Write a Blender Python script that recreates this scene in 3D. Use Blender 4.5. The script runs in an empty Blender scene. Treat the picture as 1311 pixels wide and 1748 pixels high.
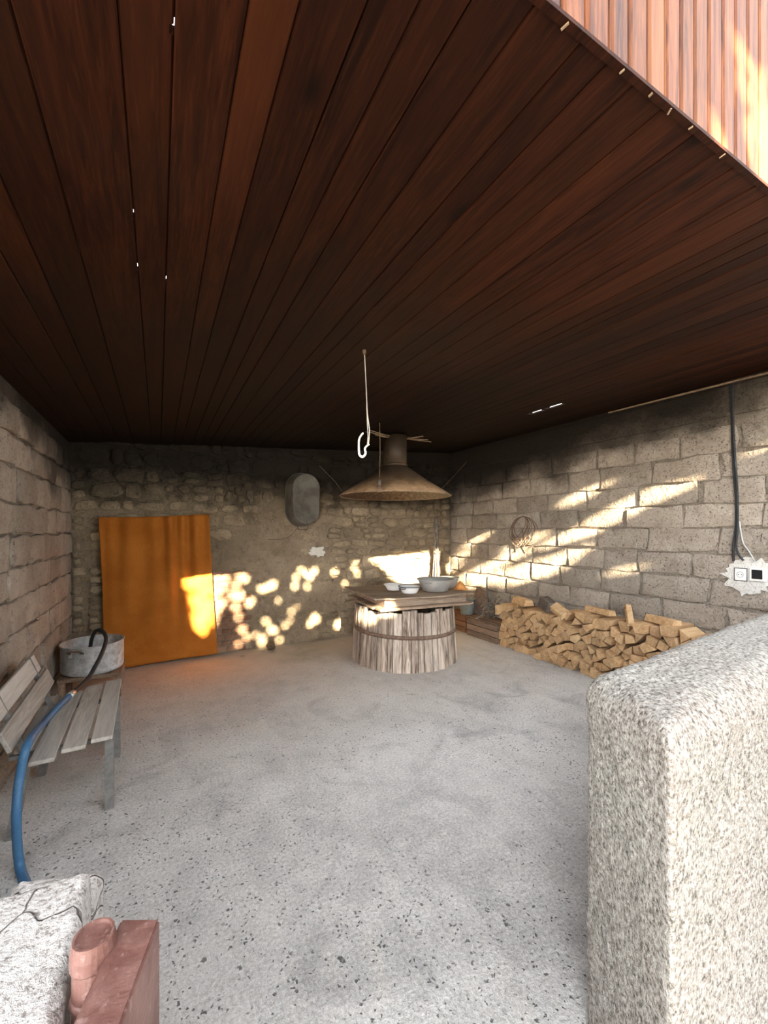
import bpy, bmesh, math, random
import numpy as np
from mathutils import Vector, Matrix, noise
random.seed(7)
rng = np.random.default_rng(7)

# ------------------------------------------------------------------ camera, sky, sun, exposure
FPX, CX, HY, W_, H_ = 690.0, 655.5, 905.0, 1311.0, 1748.0
TH = math.radians(29.2)
EYE = 1.6
scene = bpy.context.scene
cam_d = bpy.data.cameras.new('camera')
cam_d.sensor_fit = 'VERTICAL'
cam_d.sensor_height = 24.0
cam_d.lens = FPX / H_ * 24.0
cam_d.shift_y = (HY - H_ / 2) / H_
cam_d.clip_start = 0.02
cam = bpy.data.objects.new('camera', cam_d)
scene.collection.objects.link(cam)
cam.location = (0, 0, EYE)
cam.rotation_euler = (math.radians(90), 0, -TH)
scene.camera = cam

SUN = Vector((0.235, 1.0, -0.315))          # direction the sunlight travels
world = bpy.data.worlds.new('World')
scene.world = world
world.use_nodes = True
wn = world.node_tree
wn.nodes.clear()
sky = wn.nodes.new('ShaderNodeTexSky')
sky.sky_type = 'NISHITA'
sky.sun_disc = False
sky.sun_elevation = math.radians(17)
sky.sun_rotation = math.radians(193)
sky.dust_density = 0.6
sky.ozone_density = 1.0
bgn = wn.nodes.new('ShaderNodeBackground')
bgn.inputs['Strength'].default_value = 0.55
wo = wn.nodes.new('ShaderNodeOutputWorld')
hsn = wn.nodes.new('ShaderNodeHueSaturation')
hsn.inputs['Saturation'].default_value = 0.12
wn.links.new(sky.outputs[0], hsn.inputs['Color'])
wn.links.new(hsn.outputs[0], bgn.inputs[0])
wn.links.new(bgn.outputs[0], wo.inputs[0])

sl = bpy.data.lights.new('sun', 'SUN')
sl.energy = 28.0
sl.angle = math.radians(0.53)
sl.color = (1.0, 0.82, 0.54)
sun = bpy.data.objects.new('sun', sl)
scene.collection.objects.link(sun)
sun.rotation_euler = SUN.to_track_quat('-Z', 'Y').to_euler()
sun.location = (-4, -14, 9)

vs = scene.view_settings
vs.view_transform = 'Standard'
vs.look = 'None'
vs.gamma = 1.0
vs.use_curve_mapping = False
vs.exposure = 2.08

# ------------------------------------------------------------------ room measures and pixel rays
XL, XR, YB, YF = -0.87, 4.50, 5.64, 0.57
def ceil_z(x): return 2.58 + 0.0685 * (x - XL)
CT, ST = math.cos(TH), math.sin(TH)
def ray(x, y):
    r, u = x - CX, HY - y
    return Vector((r * CT + FPX * ST, -r * ST + FPX * CT, u))
def on_x(x, y, X): d = ray(x, y); return d * (X / d.x) + Vector((0, 0, EYE))
def on_y(x, y, Y): d = ray(x, y); return d * (Y / d.y) + Vector((0, 0, EYE))
def on_z(x, y, Z): d = ray(x, y); return d * ((Z - EYE) / d.z) + Vector((0, 0, EYE))
def on_ceil(x, y):
    d = ray(x, y)                       # eye + t d on the sloping ceiling
    t = (2.58 - 0.0685 * XL - EYE) / (d.z - 0.0685 * d.x)
    return d * t + Vector((0, 0, EYE))

# ------------------------------------------------------------------ materials
class NT:
    def __init__(s, name):
        s.m = bpy.data.materials.new(name); s.m.use_nodes = True
        s.t = s.m.node_tree
        s.b = s.t.nodes['Principled BSDF']
        s._pos = None
    def n(s, k, **kw):
        o = s.t.nodes.new(k)
        for a, v in kw.items(): setattr(o, a, v)
        return o
    def put(s, sock, v):
        if hasattr(v, 'is_output') or hasattr(v, 'links'): s.t.links.new(v, sock)
        else:
            if isinstance(v, (tuple, list)) and len(v) == 3 and sock.type == 'RGBA': v = (*v, 1)
            sock.default_value = v
    def pos(s, scale=(1, 1, 1), rand=False):
        g = s.n('ShaderNodeNewGeometry')
        mp = s.n('ShaderNodeMapping'); s.put(mp.inputs['Scale'], scale)
        s.t.links.new(g.outputs['Position'], mp.inputs['Vector'])
        if rand:
            oi = s.n('ShaderNodeObjectInfo')
            mu = s.math('MULTIPLY', oi.outputs['Random'], 37.0)
            s.t.links.new(mu, mp.inputs['Location'])
        return mp.outputs[0]
    def obj(s, scale=(1, 1, 1)):
        g = s.n('ShaderNodeTexCoord'); mp = s.n('ShaderNodeMapping'); s.put(mp.inputs['Scale'], scale)
        s.t.links.new(g.outputs['Object'], mp.inputs['Vector'])
        return mp.outputs[0]
    def rand(s): return s.n('ShaderNodeObjectInfo').outputs['Random']
    def noise(s, sc, det=5, ro=0.55, vec=None, dist=0.0):
        o = s.n('ShaderNodeTexNoise'); o.inputs['Scale'].default_value = sc
        o.inputs['Detail'].default_value = det; o.inputs['Roughness'].default_value = ro
        o.inputs['Distortion'].default_value = dist
        s.t.links.new(vec if vec is not None else s.pos(), o.inputs['Vector'])
        return o.outputs['Fac']
    def voro(s, sc, vec=None, feat='F1', rnd=1.0):
        o = s.n('ShaderNodeTexVoronoi', feature=feat); o.inputs['Scale'].default_value = sc
        o.inputs['Randomness'].default_value = rnd
        s.t.links.new(vec if vec is not None else s.pos(), o.inputs['Vector'])
        return o.outputs['Distance']
    def ramp(s, f, *stops):
        o = s.n('ShaderNodeValToRGB'); e = o.color_ramp.elements
        while len(e) < len(stops): e.new(0.5)
        for i, (p, c) in enumerate(stops):
            e[i].position = p
            e[i].color = (c, c, c, 1) if not isinstance(c, (tuple, list)) else (*c, 1)
        s.t.links.new(f, o.inputs[0]); return o.outputs[0]
    def mix(s, f, a, b, blend='MIX'):
        o = s.n('ShaderNodeMix', data_type='RGBA', blend_type=blend)
        s.put(o.inputs[0], f); s.put(o.inputs[6], a); s.put(o.inputs[7], b); return o.outputs[2]
    def math(s, op, a, b=0.0, clamp=False):
        o = s.n('ShaderNodeMath', operation=op, use_clamp=clamp); s.put(o.inputs[0], a); s.put(o.inputs[1], b); return o.outputs[0]
    def bump(s, h, st=0.5, d=0.02):
        o = s.n('ShaderNodeBump'); o.inputs['Strength'].default_value = st; o.inputs['Distance'].default_value = d
        s.t.links.new(h, o.inputs['Height']); s.t.links.new(o.outputs[0], s.b.inputs['Normal'])
    def out(s, col, rough=0.9, metal=0.0, spec=0.3):
        s.put(s.b.inputs['Base Color'], col); s.put(s.b.inputs['Roughness'], rough)
        s.b.inputs['Metallic'].default_value = metal; s.b.inputs['Specular IOR Level'].default_value = spec
        return s.m

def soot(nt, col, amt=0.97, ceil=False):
    """smoke deposit plus painted-in shade under the ceiling, darkest at the hearth end"""
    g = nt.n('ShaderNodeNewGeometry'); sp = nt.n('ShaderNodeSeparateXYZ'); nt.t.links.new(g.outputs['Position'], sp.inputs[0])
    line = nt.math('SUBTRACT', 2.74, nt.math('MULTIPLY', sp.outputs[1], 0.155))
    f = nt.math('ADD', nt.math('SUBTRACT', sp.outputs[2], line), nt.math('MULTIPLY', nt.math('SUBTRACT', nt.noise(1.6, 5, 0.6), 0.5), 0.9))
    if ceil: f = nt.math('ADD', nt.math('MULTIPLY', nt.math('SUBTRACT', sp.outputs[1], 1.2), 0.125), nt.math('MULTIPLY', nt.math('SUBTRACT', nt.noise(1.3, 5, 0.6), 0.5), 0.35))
    k = nt.ramp(f, (0.0, 0.0), (0.2, amt * 0.72), (0.48, amt))  # smoke stain and painted room shade share this darkening
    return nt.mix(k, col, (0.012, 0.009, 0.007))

def m_stone(name, c1, c2, c3, bump=0.6, rough=0.95, soot_shaded=True, wn_=0.22):
    t = NT(name); p = t.pos(rand=True)
    a = t.noise(3.0, 6, 0.65, p); b = t.noise(38, 5, 0.7, p); c = t.noise(11, 4, 0.6, p)
    col = t.mix(t.ramp(a, (0.35, 0.0), (0.68, 1.0)), c1, c2)
    col = t.mix(t.math('MULTIPLY', t.ramp(c, (0.55, 0.0), (0.72, 1.0)), 0.6), col, c3)
    col = t.mix(0.35, col, t.ramp(t.rand(), (0.0, 0.16), (1.0, 0.62)), 'OVERLAY')
    pit = t.ramp(t.noise(55, 3, 0.6, p), (0.28, 0.0), (0.42, 1.0))
    col = t.mix(1.0, col, t.ramp(pit, (0.0, 0.45), (1.0, 1.0)), 'MULTIPLY')
    if soot_shaded: col = soot(t, col)
    h = t.math('ADD', t.math('MULTIPLY', b, 0.5), t.math('ADD', t.math('MULTIPLY', c, 0.9), t.math('MULTIPLY', pit, 0.25)))
    t.bump(h, bump, 0.03)
    return t.out(col, rough)

M = {}
def floor_mat():
    t = NT('concrete_floor'); p = t.pos()
    big = t.noise(0.9, 5, 0.6, p, 0.3); mid = t.noise(5, 6, 0.65, p, 0.5); fine = t.noise(70, 4, 0.7, p)
    col = t.mix(t.ramp(big, (0.36, 0.0), (0.64, 1.0)), (0.39, 0.382, 0.37), (0.55, 0.54, 0.525))
    col = t.mix(t.math('MULTIPLY', t.ramp(mid, (0.42, 0.0), (0.68, 1.0)), 0.55), col, (0.61, 0.595, 0.575))
    col = t.mix(t.math('MULTIPLY', t.ramp(t.noise(2.3, 4, 0.6, p, 1.0), (0.53, 0.0), (0.70, 1.0)), 0.6), col, (0.26, 0.255, 0.255))
    st = t.noise(6.0, 3, 0.5, t.pos((1, 0.15, 1)), 0.6)
    col = t.mix(t.math('MULTIPLY', t.ramp(st, (0.5, 0.0), (0.75, 1.0)), 0.3), col, (0.64, 0.62, 0.59))
    col = t.mix(0.6, col, t.ramp(fine, (0.3, 0.22), (0.7, 0.78)), 'OVERLAY')
    col = t.mix(0.35, col, t.ramp(t.noise(240, 3, 0.6, p), (0.35, 0.2), (0.65, 0.8)), 'OVERLAY')
    zone = t.ramp(t.noise(0.75, 3, 0.5, t.pos((1, 1, 1)), 0.2), (0.34, 0.12), (0.52, 1.0))
    wob = t.n('ShaderNodeVectorMath', operation='ADD'); t.t.links.new(p, wob.inputs[0])
    nn = t.n('ShaderNodeTexNoise'); nn.inputs['Scale'].default_value = 42; nn.inputs['Detail'].default_value = 3; t.t.links.new(p, nn.inputs['Vector'])
    scn = t.n('ShaderNodeVectorMath', operation='SCALE'); t.t.links.new(nn.outputs['Color'], scn.inputs[0]); scn.inputs['Scale'].default_value = 0.035
    t.t.links.new(scn.outputs[0], wob.inputs[1]); pw = wob.outputs[0]
    v = t.math('ADD', t.voro(46, pw), t.math('MULTIPLY', t.noise(23, 2, 0.5, p), 0.5)); spk = t.ramp(v, (0.41, 1.0), (0.49, 0.0))
    v2 = t.math('ADD', t.voro(21, pw), t.math('MULTIPLY', t.noise(15, 2, 0.5, p), 0.4)); spk2 = t.ramp(v2, (0.27, 1.0), (0.33, 0.0))
    sel = t.ramp(t.noise(9, 3, 0.6, p), (0.44, 0.0), (0.54, 1.0))
    k = t.math('MULTIPLY', t.math('MULTIPLY', spk, sel), zone)
    k = t.math('MAXIMUM', k, t.math('MULTIPLY', spk2, t.math('ADD', t.math('MULTIPLY', zone, 0.8), 0.1)))
    col = t.mix(t.math('MULTIPLY', k, 0.85), col, (0.055, 0.055, 0.06))
    wv = t.voro(44, p); col = t.mix(t.math('MULTIPLY', t.ramp(wv, (0.10, 0.5), (0.16, 0.0)), sel), col, (0.72, 0.71, 0.69))
    g = t.n('ShaderNodeNewGeometry')                       # mossy damp stain near the back wall
    d = t.n('ShaderNodeVectorMath', operation='DISTANCE'); t.t.links.new(g.outputs['Position'], d.inputs[0]); d.inputs[1].default_value = (1.62, 5.02, 0)
    ms = t.ramp(t.math('ADD', d.outputs['Value'], t.math('MULTIPLY', t.noise(5, 4), 0.5)), (0.30, 0.6), (0.60, 0.0))
    col = t.mix(ms, col, (0.13, 0.12, 0.055))
    col = t.mix(t.math('MULTIPLY', t.ramp(t.math('DIVIDE', t.math('ADD', g_y(t), t.math('MULTIPLY', t.noise(1.5, 4), 1.6)), 8.0), (0.42, 0.0), (0.75, 1.0)), 0.6), col, (0.50, 0.44, 0.37))
    h = t.math('ADD', t.math('MULTIPLY', fine, 0.35), t.math('SUBTRACT', t.math('MULTIPLY', mid, 0.8), t.math('MULTIPLY', k, 0.5)))
    t.bump(h, 0.75, 0.014)
    return t.out(col, 0.93)
def g_y(t):
    g = t.n('ShaderNodeNewGeometry'); s = t.n('ShaderNodeSeparateXYZ'); t.t.links.new(g.outputs['Position'], s.inputs[0]); return s.outputs[1]

def m_wood(name, dark, mid, light, axis='Y', rough=0.55, knots=True, soot_shaded=False, spec=0.35, fine=1.0, vary=0.5):
    t = NT(name)
    st = {'X': (0.07, 1, 1), 'Y': (1, 0.07, 1), 'Z': (1, 1, 0.07)}[axis]
    p = t.pos(st, rand=True)
    w = t.noise(26 * fine, 6, 0.6, p, 1.2); w2 = t.noise(120 * fine, 4, 0.6, p); big = t.noise(4, 3, 0.5, p)
    col = t.mix(t.ramp(w, (0.36, 0.0), (0.64, 1.0)), dark, mid)
    col = t.mix(t.math('MULTIPLY', t.ramp(w2, (0.5, 0.0), (0.75, 1.0)), 0.5), col, light)
    col = t.mix(t.math('MULTIPLY', t.ramp(big, (0.5, 0.0), (0.7, 1.0)), 0.4), col, light)
    if knots:
        kp = t.pos({'X': (0.5, 1, 1), 'Y': (1, 0.5, 1), 'Z': (1, 1, 0.5)}[axis], rand=True)
        kv = t.voro(4.2, kp); kk = t.ramp(kv, (0.05, 1.0), (0.14, 0.0))
        col = t.mix(t.math('MULTIPLY', kk, 0.75), col, tuple(c * 0.25 for c in dark))
    col = t.mix(vary, col, t.ramp(t.rand(), (0.0, 0.25), (1.0, 0.72)), 'OVERLAY')
    if soot_shaded: col = soot(t, col, 0.95, True)
    t.bump(t.math('ADD', w, t.math('MULTIPLY', w2, 0.4)), 0.25, 0.006)
    return t.out(col, rough, 0, spec)

M['floor'] = floor_mat()
def ground_mat():
    t = NT('yard_ground'); a = t.noise(1.2, 6); b = t.noise(30, 5)
    col = t.mix(a, (0.44, 0.40, 0.35), (0.56, 0.52, 0.46)); t.bump(b, 0.5, 0.02); return t.out(col, 0.95)
M['ground'] = ground_mat()
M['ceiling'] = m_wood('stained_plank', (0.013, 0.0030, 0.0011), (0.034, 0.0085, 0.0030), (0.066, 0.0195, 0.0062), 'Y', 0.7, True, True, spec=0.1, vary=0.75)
M['siding'] = m_wood('honey_siding', (0.036, 0.0080, 0.0020), (0.140, 0.042, 0.0098), (0.225, 0.083, 0.022), 'Z', 0.55, True, False, spec=0.2, vary=0.5)
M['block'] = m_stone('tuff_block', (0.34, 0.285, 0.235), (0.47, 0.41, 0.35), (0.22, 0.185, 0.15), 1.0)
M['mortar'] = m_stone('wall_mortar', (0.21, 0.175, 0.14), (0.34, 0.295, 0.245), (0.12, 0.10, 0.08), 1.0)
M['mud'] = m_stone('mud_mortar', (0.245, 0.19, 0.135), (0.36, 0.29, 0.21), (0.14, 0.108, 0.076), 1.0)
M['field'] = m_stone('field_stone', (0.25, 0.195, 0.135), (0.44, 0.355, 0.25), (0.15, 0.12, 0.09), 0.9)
M['brick'] = m_stone('old_brick', (0.24, 0.13, 0.085), (0.33, 0.20, 0.135), (0.25, 0.20, 0.15), 0.6, soot_shaded=False)

def stucco_mat(name, base, light, dark, tint, crack=0.0):
    t = NT(name); p = t.pos()
    f = t.noise(85, 4, 0.75, p); g = t.noise(32, 4, 0.6, p); b = t.noise(2.0, 4, 0.6, p)
    col = t.mix(t.ramp(b, (0.40, 0.0), (0.62, 1.0)), base, tint)
    col = t.mix(t.ramp(f, (0.47, 0.0), (0.60, 1.0)), col, light)
    col = t.mix(t.math('MULTIPLY', t.ramp(f, (0.38, 1.0), (0.45, 0.0)), 0.85), col, dark)
    h = t.math('ADD', t.math('MULTIPLY', f, 1.0), t.math('MULTIPLY', g, 0.9))
    if crack:
        wob = t.n('ShaderNodeVectorMath', operation='ADD'); t.t.links.new(p, wob.inputs[0])
        nn = t.n('ShaderNodeTexNoise'); nn.inputs['Scale'].default_value = 9; t.t.links.new(p, nn.inputs['Vector'])
        sc = t.n('ShaderNodeVectorMath', operation='SCALE'); t.t.links.new(nn.outputs['Color'], sc.inputs[0]); sc.inputs['Scale'].default_value = 0.11
        t.t.links.new(sc.outputs[0], wob.inputs[1])
        e = t.voro(4.0, wob.outputs[0], 'DISTANCE_TO_EDGE'); ck = t.ramp(e, (0.002, 1.0), (0.008, 0.0))
        col = t.mix(t.math('MULTIPLY', ck, crack), col, (0.12, 0.10, 0.09))
        h = t.math('SUBTRACT', h, t.math('MULTIPLY', ck, 1.2))
    t.bump(h, 0.9, 0.012)
    return t.out(col, 0.95)
M['stucco'] = stucco_mat('rough_cement_render', (0.25, 0.235, 0.207), (0.425, 0.41, 0.38), (0.05, 0.045, 0.038), (0.25, 0.215, 0.188))
M['white_stone'] = stucco_mat('whitewashed_stone', (0.46, 0.435, 0.415), (0.57, 0.55, 0.53), (0.19, 0.17, 0.15), (0.48, 0.435, 0.41), 0.9)
M['plaster'] = stucco_mat('white_plaster', (0.72, 0.70, 0.66), (0.80, 0.78, 0.74), (0.5, 0.47, 0.42), (0.66, 0.62, 0.57))

def paint_mat(name, c1, c2, c3, rough=0.6, metal=0.0, bump=0.3, sc=14):
    t = NT(name); p = t.pos(rand=True)
    a = t.noise(sc, 6, 0.65, p, 0.4); b = t.noise(sc * 5, 4, 0.6, p)
    col = t.mix(t.ramp(a, (0.40, 0.0), (0.62, 1.0)), c1, c2)
    col = t.mix(t.math('MULTIPLY', t.ramp(b, (0.58, 0.0), (0.70, 1.0)), 0.6), col, c3)
    t.bump(t.math('ADD', a, t.math('MULTIPLY', b, 0.3)), bump, 0.005)
    return t.out(col, rough, metal, 0.4)
M['redpaint'] = paint_mat('red_brown_paint', (0.115, 0.052, 0.042), (0.18, 0.095, 0.08), (0.30, 0.20, 0.18), 0.4, 0, 0.9, 13)
M['greywood'] = m_wood('weathered_grey_slat', (0.28, 0.25, 0.22), (0.44, 0.405, 0.365), (0.58, 0.545, 0.50), 'Y', 0.85, False, vary=0.25)
M['stave'] = m_wood('weathered_stave', (0.07, 0.042, 0.030), (0.40, 0.325, 0.265), (0.74, 0.66, 0.58), 'Z', 0.85, False, fine=0.8, vary=0.6)
M['oldwood'] = m_wood('old_table_wood', (0.17, 0.115, 0.08), (0.31, 0.23, 0.17), (0.45, 0.36, 0.28), 'X', 0.85, False, vary=0.3)
M['cratewood'] = m_wood('crate_board', (0.12, 0.075, 0.05), (0.23, 0.155, 0.11), (0.36, 0.27, 0.20), 'Y', 0.85, False, vary=0.4)
M['cratered'] = m_wood('reddish_crate_board', (0.16, 0.07, 0.035), (0.28, 0.14, 0.075), (0.38, 0.22, 0.13), 'Y', 0.8, False, vary=0.4)
M['fire'] = m_wood('split_firewood', (0.36, 0.205, 0.095), (0.56, 0.37, 0.20), (0.70, 0.52, 0.32), 'X', 0.85, False, fine=0.8, vary=0.4)
M['bark'] = m_wood('grey_bark', (0.09, 0.075, 0.065), (0.17, 0.145, 0.13), (0.26, 0.23, 0.20), 'X', 0.9, False)
M['twig'] = paint_mat('dry_twig', (0.11, 0.10, 0.09), (0.26, 0.235, 0.205), (0.50, 0.47, 0.42), 0.85)
M['stick'] = paint_mat('peeled_stick', (0.19, 0.13, 0.085), (0.34, 0.25, 0.17), (0.50, 0.40, 0.30), 0.8)
M['iron'] = paint_mat('grey_iron', (0.15, 0.15, 0.145), (0.24, 0.235, 0.225), (0.30, 0.24, 0.19), 0.6, 0.3)
M['rust'] = paint_mat('rusty_iron', (0.10, 0.062, 0.045), (0.19, 0.125, 0.09), (0.38, 0.29, 0.23), 0.85, 0.1, 0.9)
M['alu'] = paint_mat('worn_aluminium', (0.42, 0.44, 0.455), (0.70, 0.72, 0.735), (0.14, 0.12, 0.10), 0.5, 0.15, 0.3)
M['zinc'] = paint_mat('dull_zinc', (0.36, 0.355, 0.34), (0.50, 0.49, 0.47), (0.24, 0.22, 0.20), 0.55, 0.25, 0.3, 6)
M['tub'] = paint_mat('grimy_tub', (0.095, 0.088, 0.075), (0.15, 0.138, 0.12), (0.07, 0.06, 0.05), 0.65, 0.2, 0.3, 6)
def hood_mat():
    t = NT('hood_sheet'); p = t.pos((1, 1, .25)); a = t.noise(5, 5, .6, t.pos()); b = t.noise(26, 4, .6, p)
    col = t.mix(t.ramp(a, (.4, 0.0), (.62, 1.0)), (.27, .165, .09), (.37, .245, .145))
    col = t.mix(t.math('MULTIPLY', t.ramp(b, (.52, 0.0), (.66, 1.0)), .6), col, (.13, .065, .035))
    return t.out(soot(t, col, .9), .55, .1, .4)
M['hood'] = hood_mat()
def hood_in_mat():
    t = NT('tarred_hood_inside'); b = t.noise(22, 5, .6, t.pos((1, 1, .2)))
    return t.out(t.mix(t.ramp(b, (.45, 0.0), (.62, 1.0)), (.028, .014, .009), (.15, .065, .03)), .5)
M['hood_in'] = hood_in_mat()
M['enamel'] = paint_mat('white_enamel', (0.74, 0.75, 0.76), (0.80, 0.80, 0.80), (0.70, 0.70, 0.70), 0.25, 0, 0.02)
M['rim'] = paint_mat('dark_enamel_rim', (0.06, 0.06, 0.07), (0.10, 0.10, 0.10), (0.2, 0.2, 0.2), 0.4)
M['blue'] = paint_mat('blue_hose', (0.04, 0.125, 0.25), (0.055, 0.155, 0.29), (0.12, 0.21, 0.31), 0.5, 0, 0.1)
M['black'] = paint_mat('black_rubber', (0.018, 0.021, 0.026), (0.03, 0.034, 0.04), (0.06, 0.065, 0.07), 0.75, 0, 0.1)
M['chrome'] = paint_mat('silver_clamp', (0.65, 0.65, 0.63), (0.75, 0.74, 0.72), (0.5, 0.5, 0.5), 0.35, 0.6, 0.05)
M['plastic'] = paint_mat('white_plastic', (0.72, 0.71, 0.68), (0.78, 0.77, 0.74), (0.7, 0.7, 0.66), 0.4, 0, 0.02)
M['wire'] = paint_mat('pale_wire', (0.50, 0.47, 0.43), (0.62, 0.59, 0.54), (0.4, 0.36, 0.32), 0.5, 0.2, 0.1)
M['pail'] = paint_mat('grey_green_pail', (0.22, 0.255, 0.25), (0.30, 0.335, 0.325), (0.40, 0.42, 0.40), 0.45, 0.1, 0.1)
M['brownboard'] = paint_mat('brown_board', (0.13, 0.09, 0.07), (0.19, 0.14, 0.11), (0.25, 0.19, 0.15), 0.8)
M['leaf'] = paint_mat('tree_leaf', (0.05, 0.085, 0.025), (0.08, 0.13, 0.035), (0.12, 0.16, 0.05), 0.7)
M['dryleaf'] = paint_mat('dry_leaf', (0.42, 0.36, 0.27), (0.56, 0.50, 0.40), (0.3, 0.22, 0.14), 0.8)
M['orange'] = paint_mat('orange_rag', (0.55, 0.22, 0.06), (0.62, 0.29, 0.09), (0.4, 0.15, 0.04), 0.9)
def curtain_mat():
    t = NT('orange_cloth'); a = t.noise(2.5, 4, 0.6, t.pos(), 0.3); w = t.noise(260, 2, 0.5, t.pos((1, 1, 0.25)))
    col = t.mix(t.ramp(a, (0.35, 0.0), (0.68, 1.0)), (0.36, 0.115, 0.016), (0.46, 0.165, 0.026))
    col = t.mix(0.25, col, t.ramp(w, (0.35, 0.3), (0.65, 0.7)), 'OVERLAY')
    t.bump(w, 0.15, 0.003); t.out(col, 0.92, 0, 0.15)
    return t.m
M['curtain'] = curtain_mat()
def glass_mat():
    t = NT('clear_glass'); t.b.inputs['Transmission Weight'].default_value = 1.0; t.b.inputs['IOR'].default_value = 1.45
    a = t.noise(20); col = t.mix(a, (0.95, 0.94, 0.92), (0.98, 0.97, 0.95)); return t.out(col, 0.04, 0, 0.5)
M['glass'] = glass_mat()
M['screen'] = paint_mat('black_display', (0.012, 0.012, 0.013), (0.016, 0.016, 0.017), (0.02, 0.02, 0.02), 0.3, 0, 0.0)

# ------------------------------------------------------------------ mesh helpers
COL = scene.collection
WM = {}
def link(o, parent=None, world=None):
    COL.objects.link(o)
    if world is None: world = Matrix.Identity(4)
    if parent is not None:
        o.parent = parent
        o.matrix_parent_inverse = WM[parent.name].inverted()
    o.matrix_basis = world
    WM[o.name] = world.copy()
    return o
def tag(o, label=None, cat=None, group=None, kind=None):
    if label: o['label'] = label
    if cat: o['category'] = cat
    if group: o['group'] = group
    if kind: o['kind'] = kind
    return o
def thing(name, loc, label=None, cat=None, group=None, kind=None):
    o = bpy.data.objects.new(name, None); o.empty_display_size = 0.1
    link(o, None, Matrix.Translation(Vector(loc)))
    return tag(o, label, cat, group, kind)
def mesh(name, v, f, mat, smooth=False):
    me = bpy.data.meshes.new(name)
    me.from_pydata([tuple(p) for p in v], [], f)
    bm = bmesh.new(); bm.from_mesh(me); bmesh.ops.recalc_face_normals(bm, faces=bm.faces); bm.to_mesh(me); bm.free()
    if mat is not None: me.materials.append(M[mat])
    if smooth:
        for q in me.polygons: q.use_smooth = True
    return me
def part(name, vf, mat, parent=None, smooth=False):
    v, f = vf
    if parent is None:                    # own origin at the bottom centre
        a = np.array([tuple(p) for p in v]); c = Vector(((a[:, 0].min() + a[:, 0].max()) / 2, (a[:, 1].min() + a[:, 1].max()) / 2, a[:, 2].min()))
        v = [Vector(p) - c for p in v]
        return link(bpy.data.objects.new(name, mesh(name, v, f, mat, smooth)), None, Matrix.Translation(c))
    return link(bpy.data.objects.new(name, mesh(name, v, f, mat, smooth)), parent)
def inst(name, me, world, parent=None):
    return link(bpy.data.objects.new(name, me), parent, world)
def join(*vfs):
    V, F = [], []
    for v, f in vfs:
        n = len(V); V += list(v); F += [tuple(i + n for i in q) for q in f]
    return V, F
def xf(vf, m): return [m @ Vector(p) for p in vf[0]], vf[1]
def box(x0, x1, y0, y1, z0, z1):
    v = [Vector((x, y, z)) for x in (x0, x1) for y in (y0, y1) for z in (z0, z1)]
    return v, [(0, 1, 3, 2), (4, 6, 7, 5), (0, 4, 5, 1), (2, 3, 7, 6), (0, 2, 6, 4), (1, 5, 7, 3)]
def bevbox(x0, x1, y0, y1, z0, z1, b=0.004, seg=1):
    bm = bmesh.new(); v, f = box(x0, x1, y0, y1, z0, z1)
    vs_ = [bm.verts.new(p) for p in v]
    for q in f: bm.faces.new([vs_[i] for i in q])
    bmesh.ops.bevel(bm, geom=list(bm.edges), offset=b, segments=seg, affect='EDGES')
    bm.verts.index_update()
    r = [p.co.copy() for p in bm.verts], [tuple(q.index for q in g.verts) for g in bm.faces]
    bm.free(); return r
def tube(path, r, n=8, closed=False, cap=True):
    P = [Vector(p) for p in path]; k = len(P)
    R = r if isinstance(r, (list, tuple)) else [r] * k
    V, F = [], []
    up = None
    for i in range(k):
        a = P[i - 1] if (i or closed) else P[i]; b = P[(i + 1) % k] if (i < k - 1 or closed) else P[i]
        t = (b - a).normalized()
        if up is None:
            up = t.orthogonal().normalized()
        up = (up - t * up.dot(t)).normalized(); s = t.cross(up)
        for j in range(n):
            an = 2 * math.pi * j / n
            V.append(P[i] + (up * math.cos(an) + s * math.sin(an)) * R[i])
    m = k if closed else k - 1
    for i in range(m):
        for j in range(n):
            a = i * n + j; b = i * n + (j + 1) % n; c = ((i + 1) % k) * n
            F.append((a, b, c + (j + 1) % n, c + j))
    if cap and not closed:
        F.append(tuple(range(n - 1, -1, -1))); F.append(tuple((k - 1) * n + j for j in range(n)))
    return V, F
def spline(pts, sub=8):
    P = [Vector(p) for p in pts]; out = []
    for i in range(len(P) - 1):
        p0 = P[max(i - 1, 0)]; p1 = P[i]; p2 = P[i + 1]; p3 = P[min(i + 2, len(P) - 1)]
        for k in range(sub):
            t = k / sub
            out.append(0.5 * ((2 * p1) + (p2 - p0) * t + (2 * p0 - 5 * p1 + 4 * p2 - p3) * t * t + (3 * p1 - p0 - 3 * p2 + p3) * t ** 3))
    out.append(P[-1]); return out
def lathe(prof, c, n=32, closed=False):
    V, F = [], []; k = len(prof)
    for r, z in prof:
        for j in range(n):
            a = 2 * math.pi * j / n; V.append(Vector((c[0] + r * math.cos(a), c[1] + r * math.sin(a), c[2] + z)))
    for i in range(k - 1 + (1 if closed else 0)):
        for j in range(n):
            i2 = (i + 1) % k
            F.append((i * n + j, i * n + (j + 1) % n, i2 * n + (j + 1) % n, i2 * n + j))
    if not closed:
        if prof[0][0] > 1e-5: F.append(tuple(range(n - 1, -1, -1)))
        if prof[-1][0] > 1e-5: F.append(tuple((k - 1) * n + j for j in range(n)))
    return V, F
def extr(poly, d):
    """prism: list of 3-D points and a vector"""
    n = len(poly); d = Vector(d); V = [Vector(p) for p in poly] + [Vector(p) + d for p in poly]
    return V, [tuple(range(n)), tuple(range(2 * n - 1, n - 1, -1))] + [(i, (i + 1) % n, n + (i + 1) % n, n + i) for i in range(n)]
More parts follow.
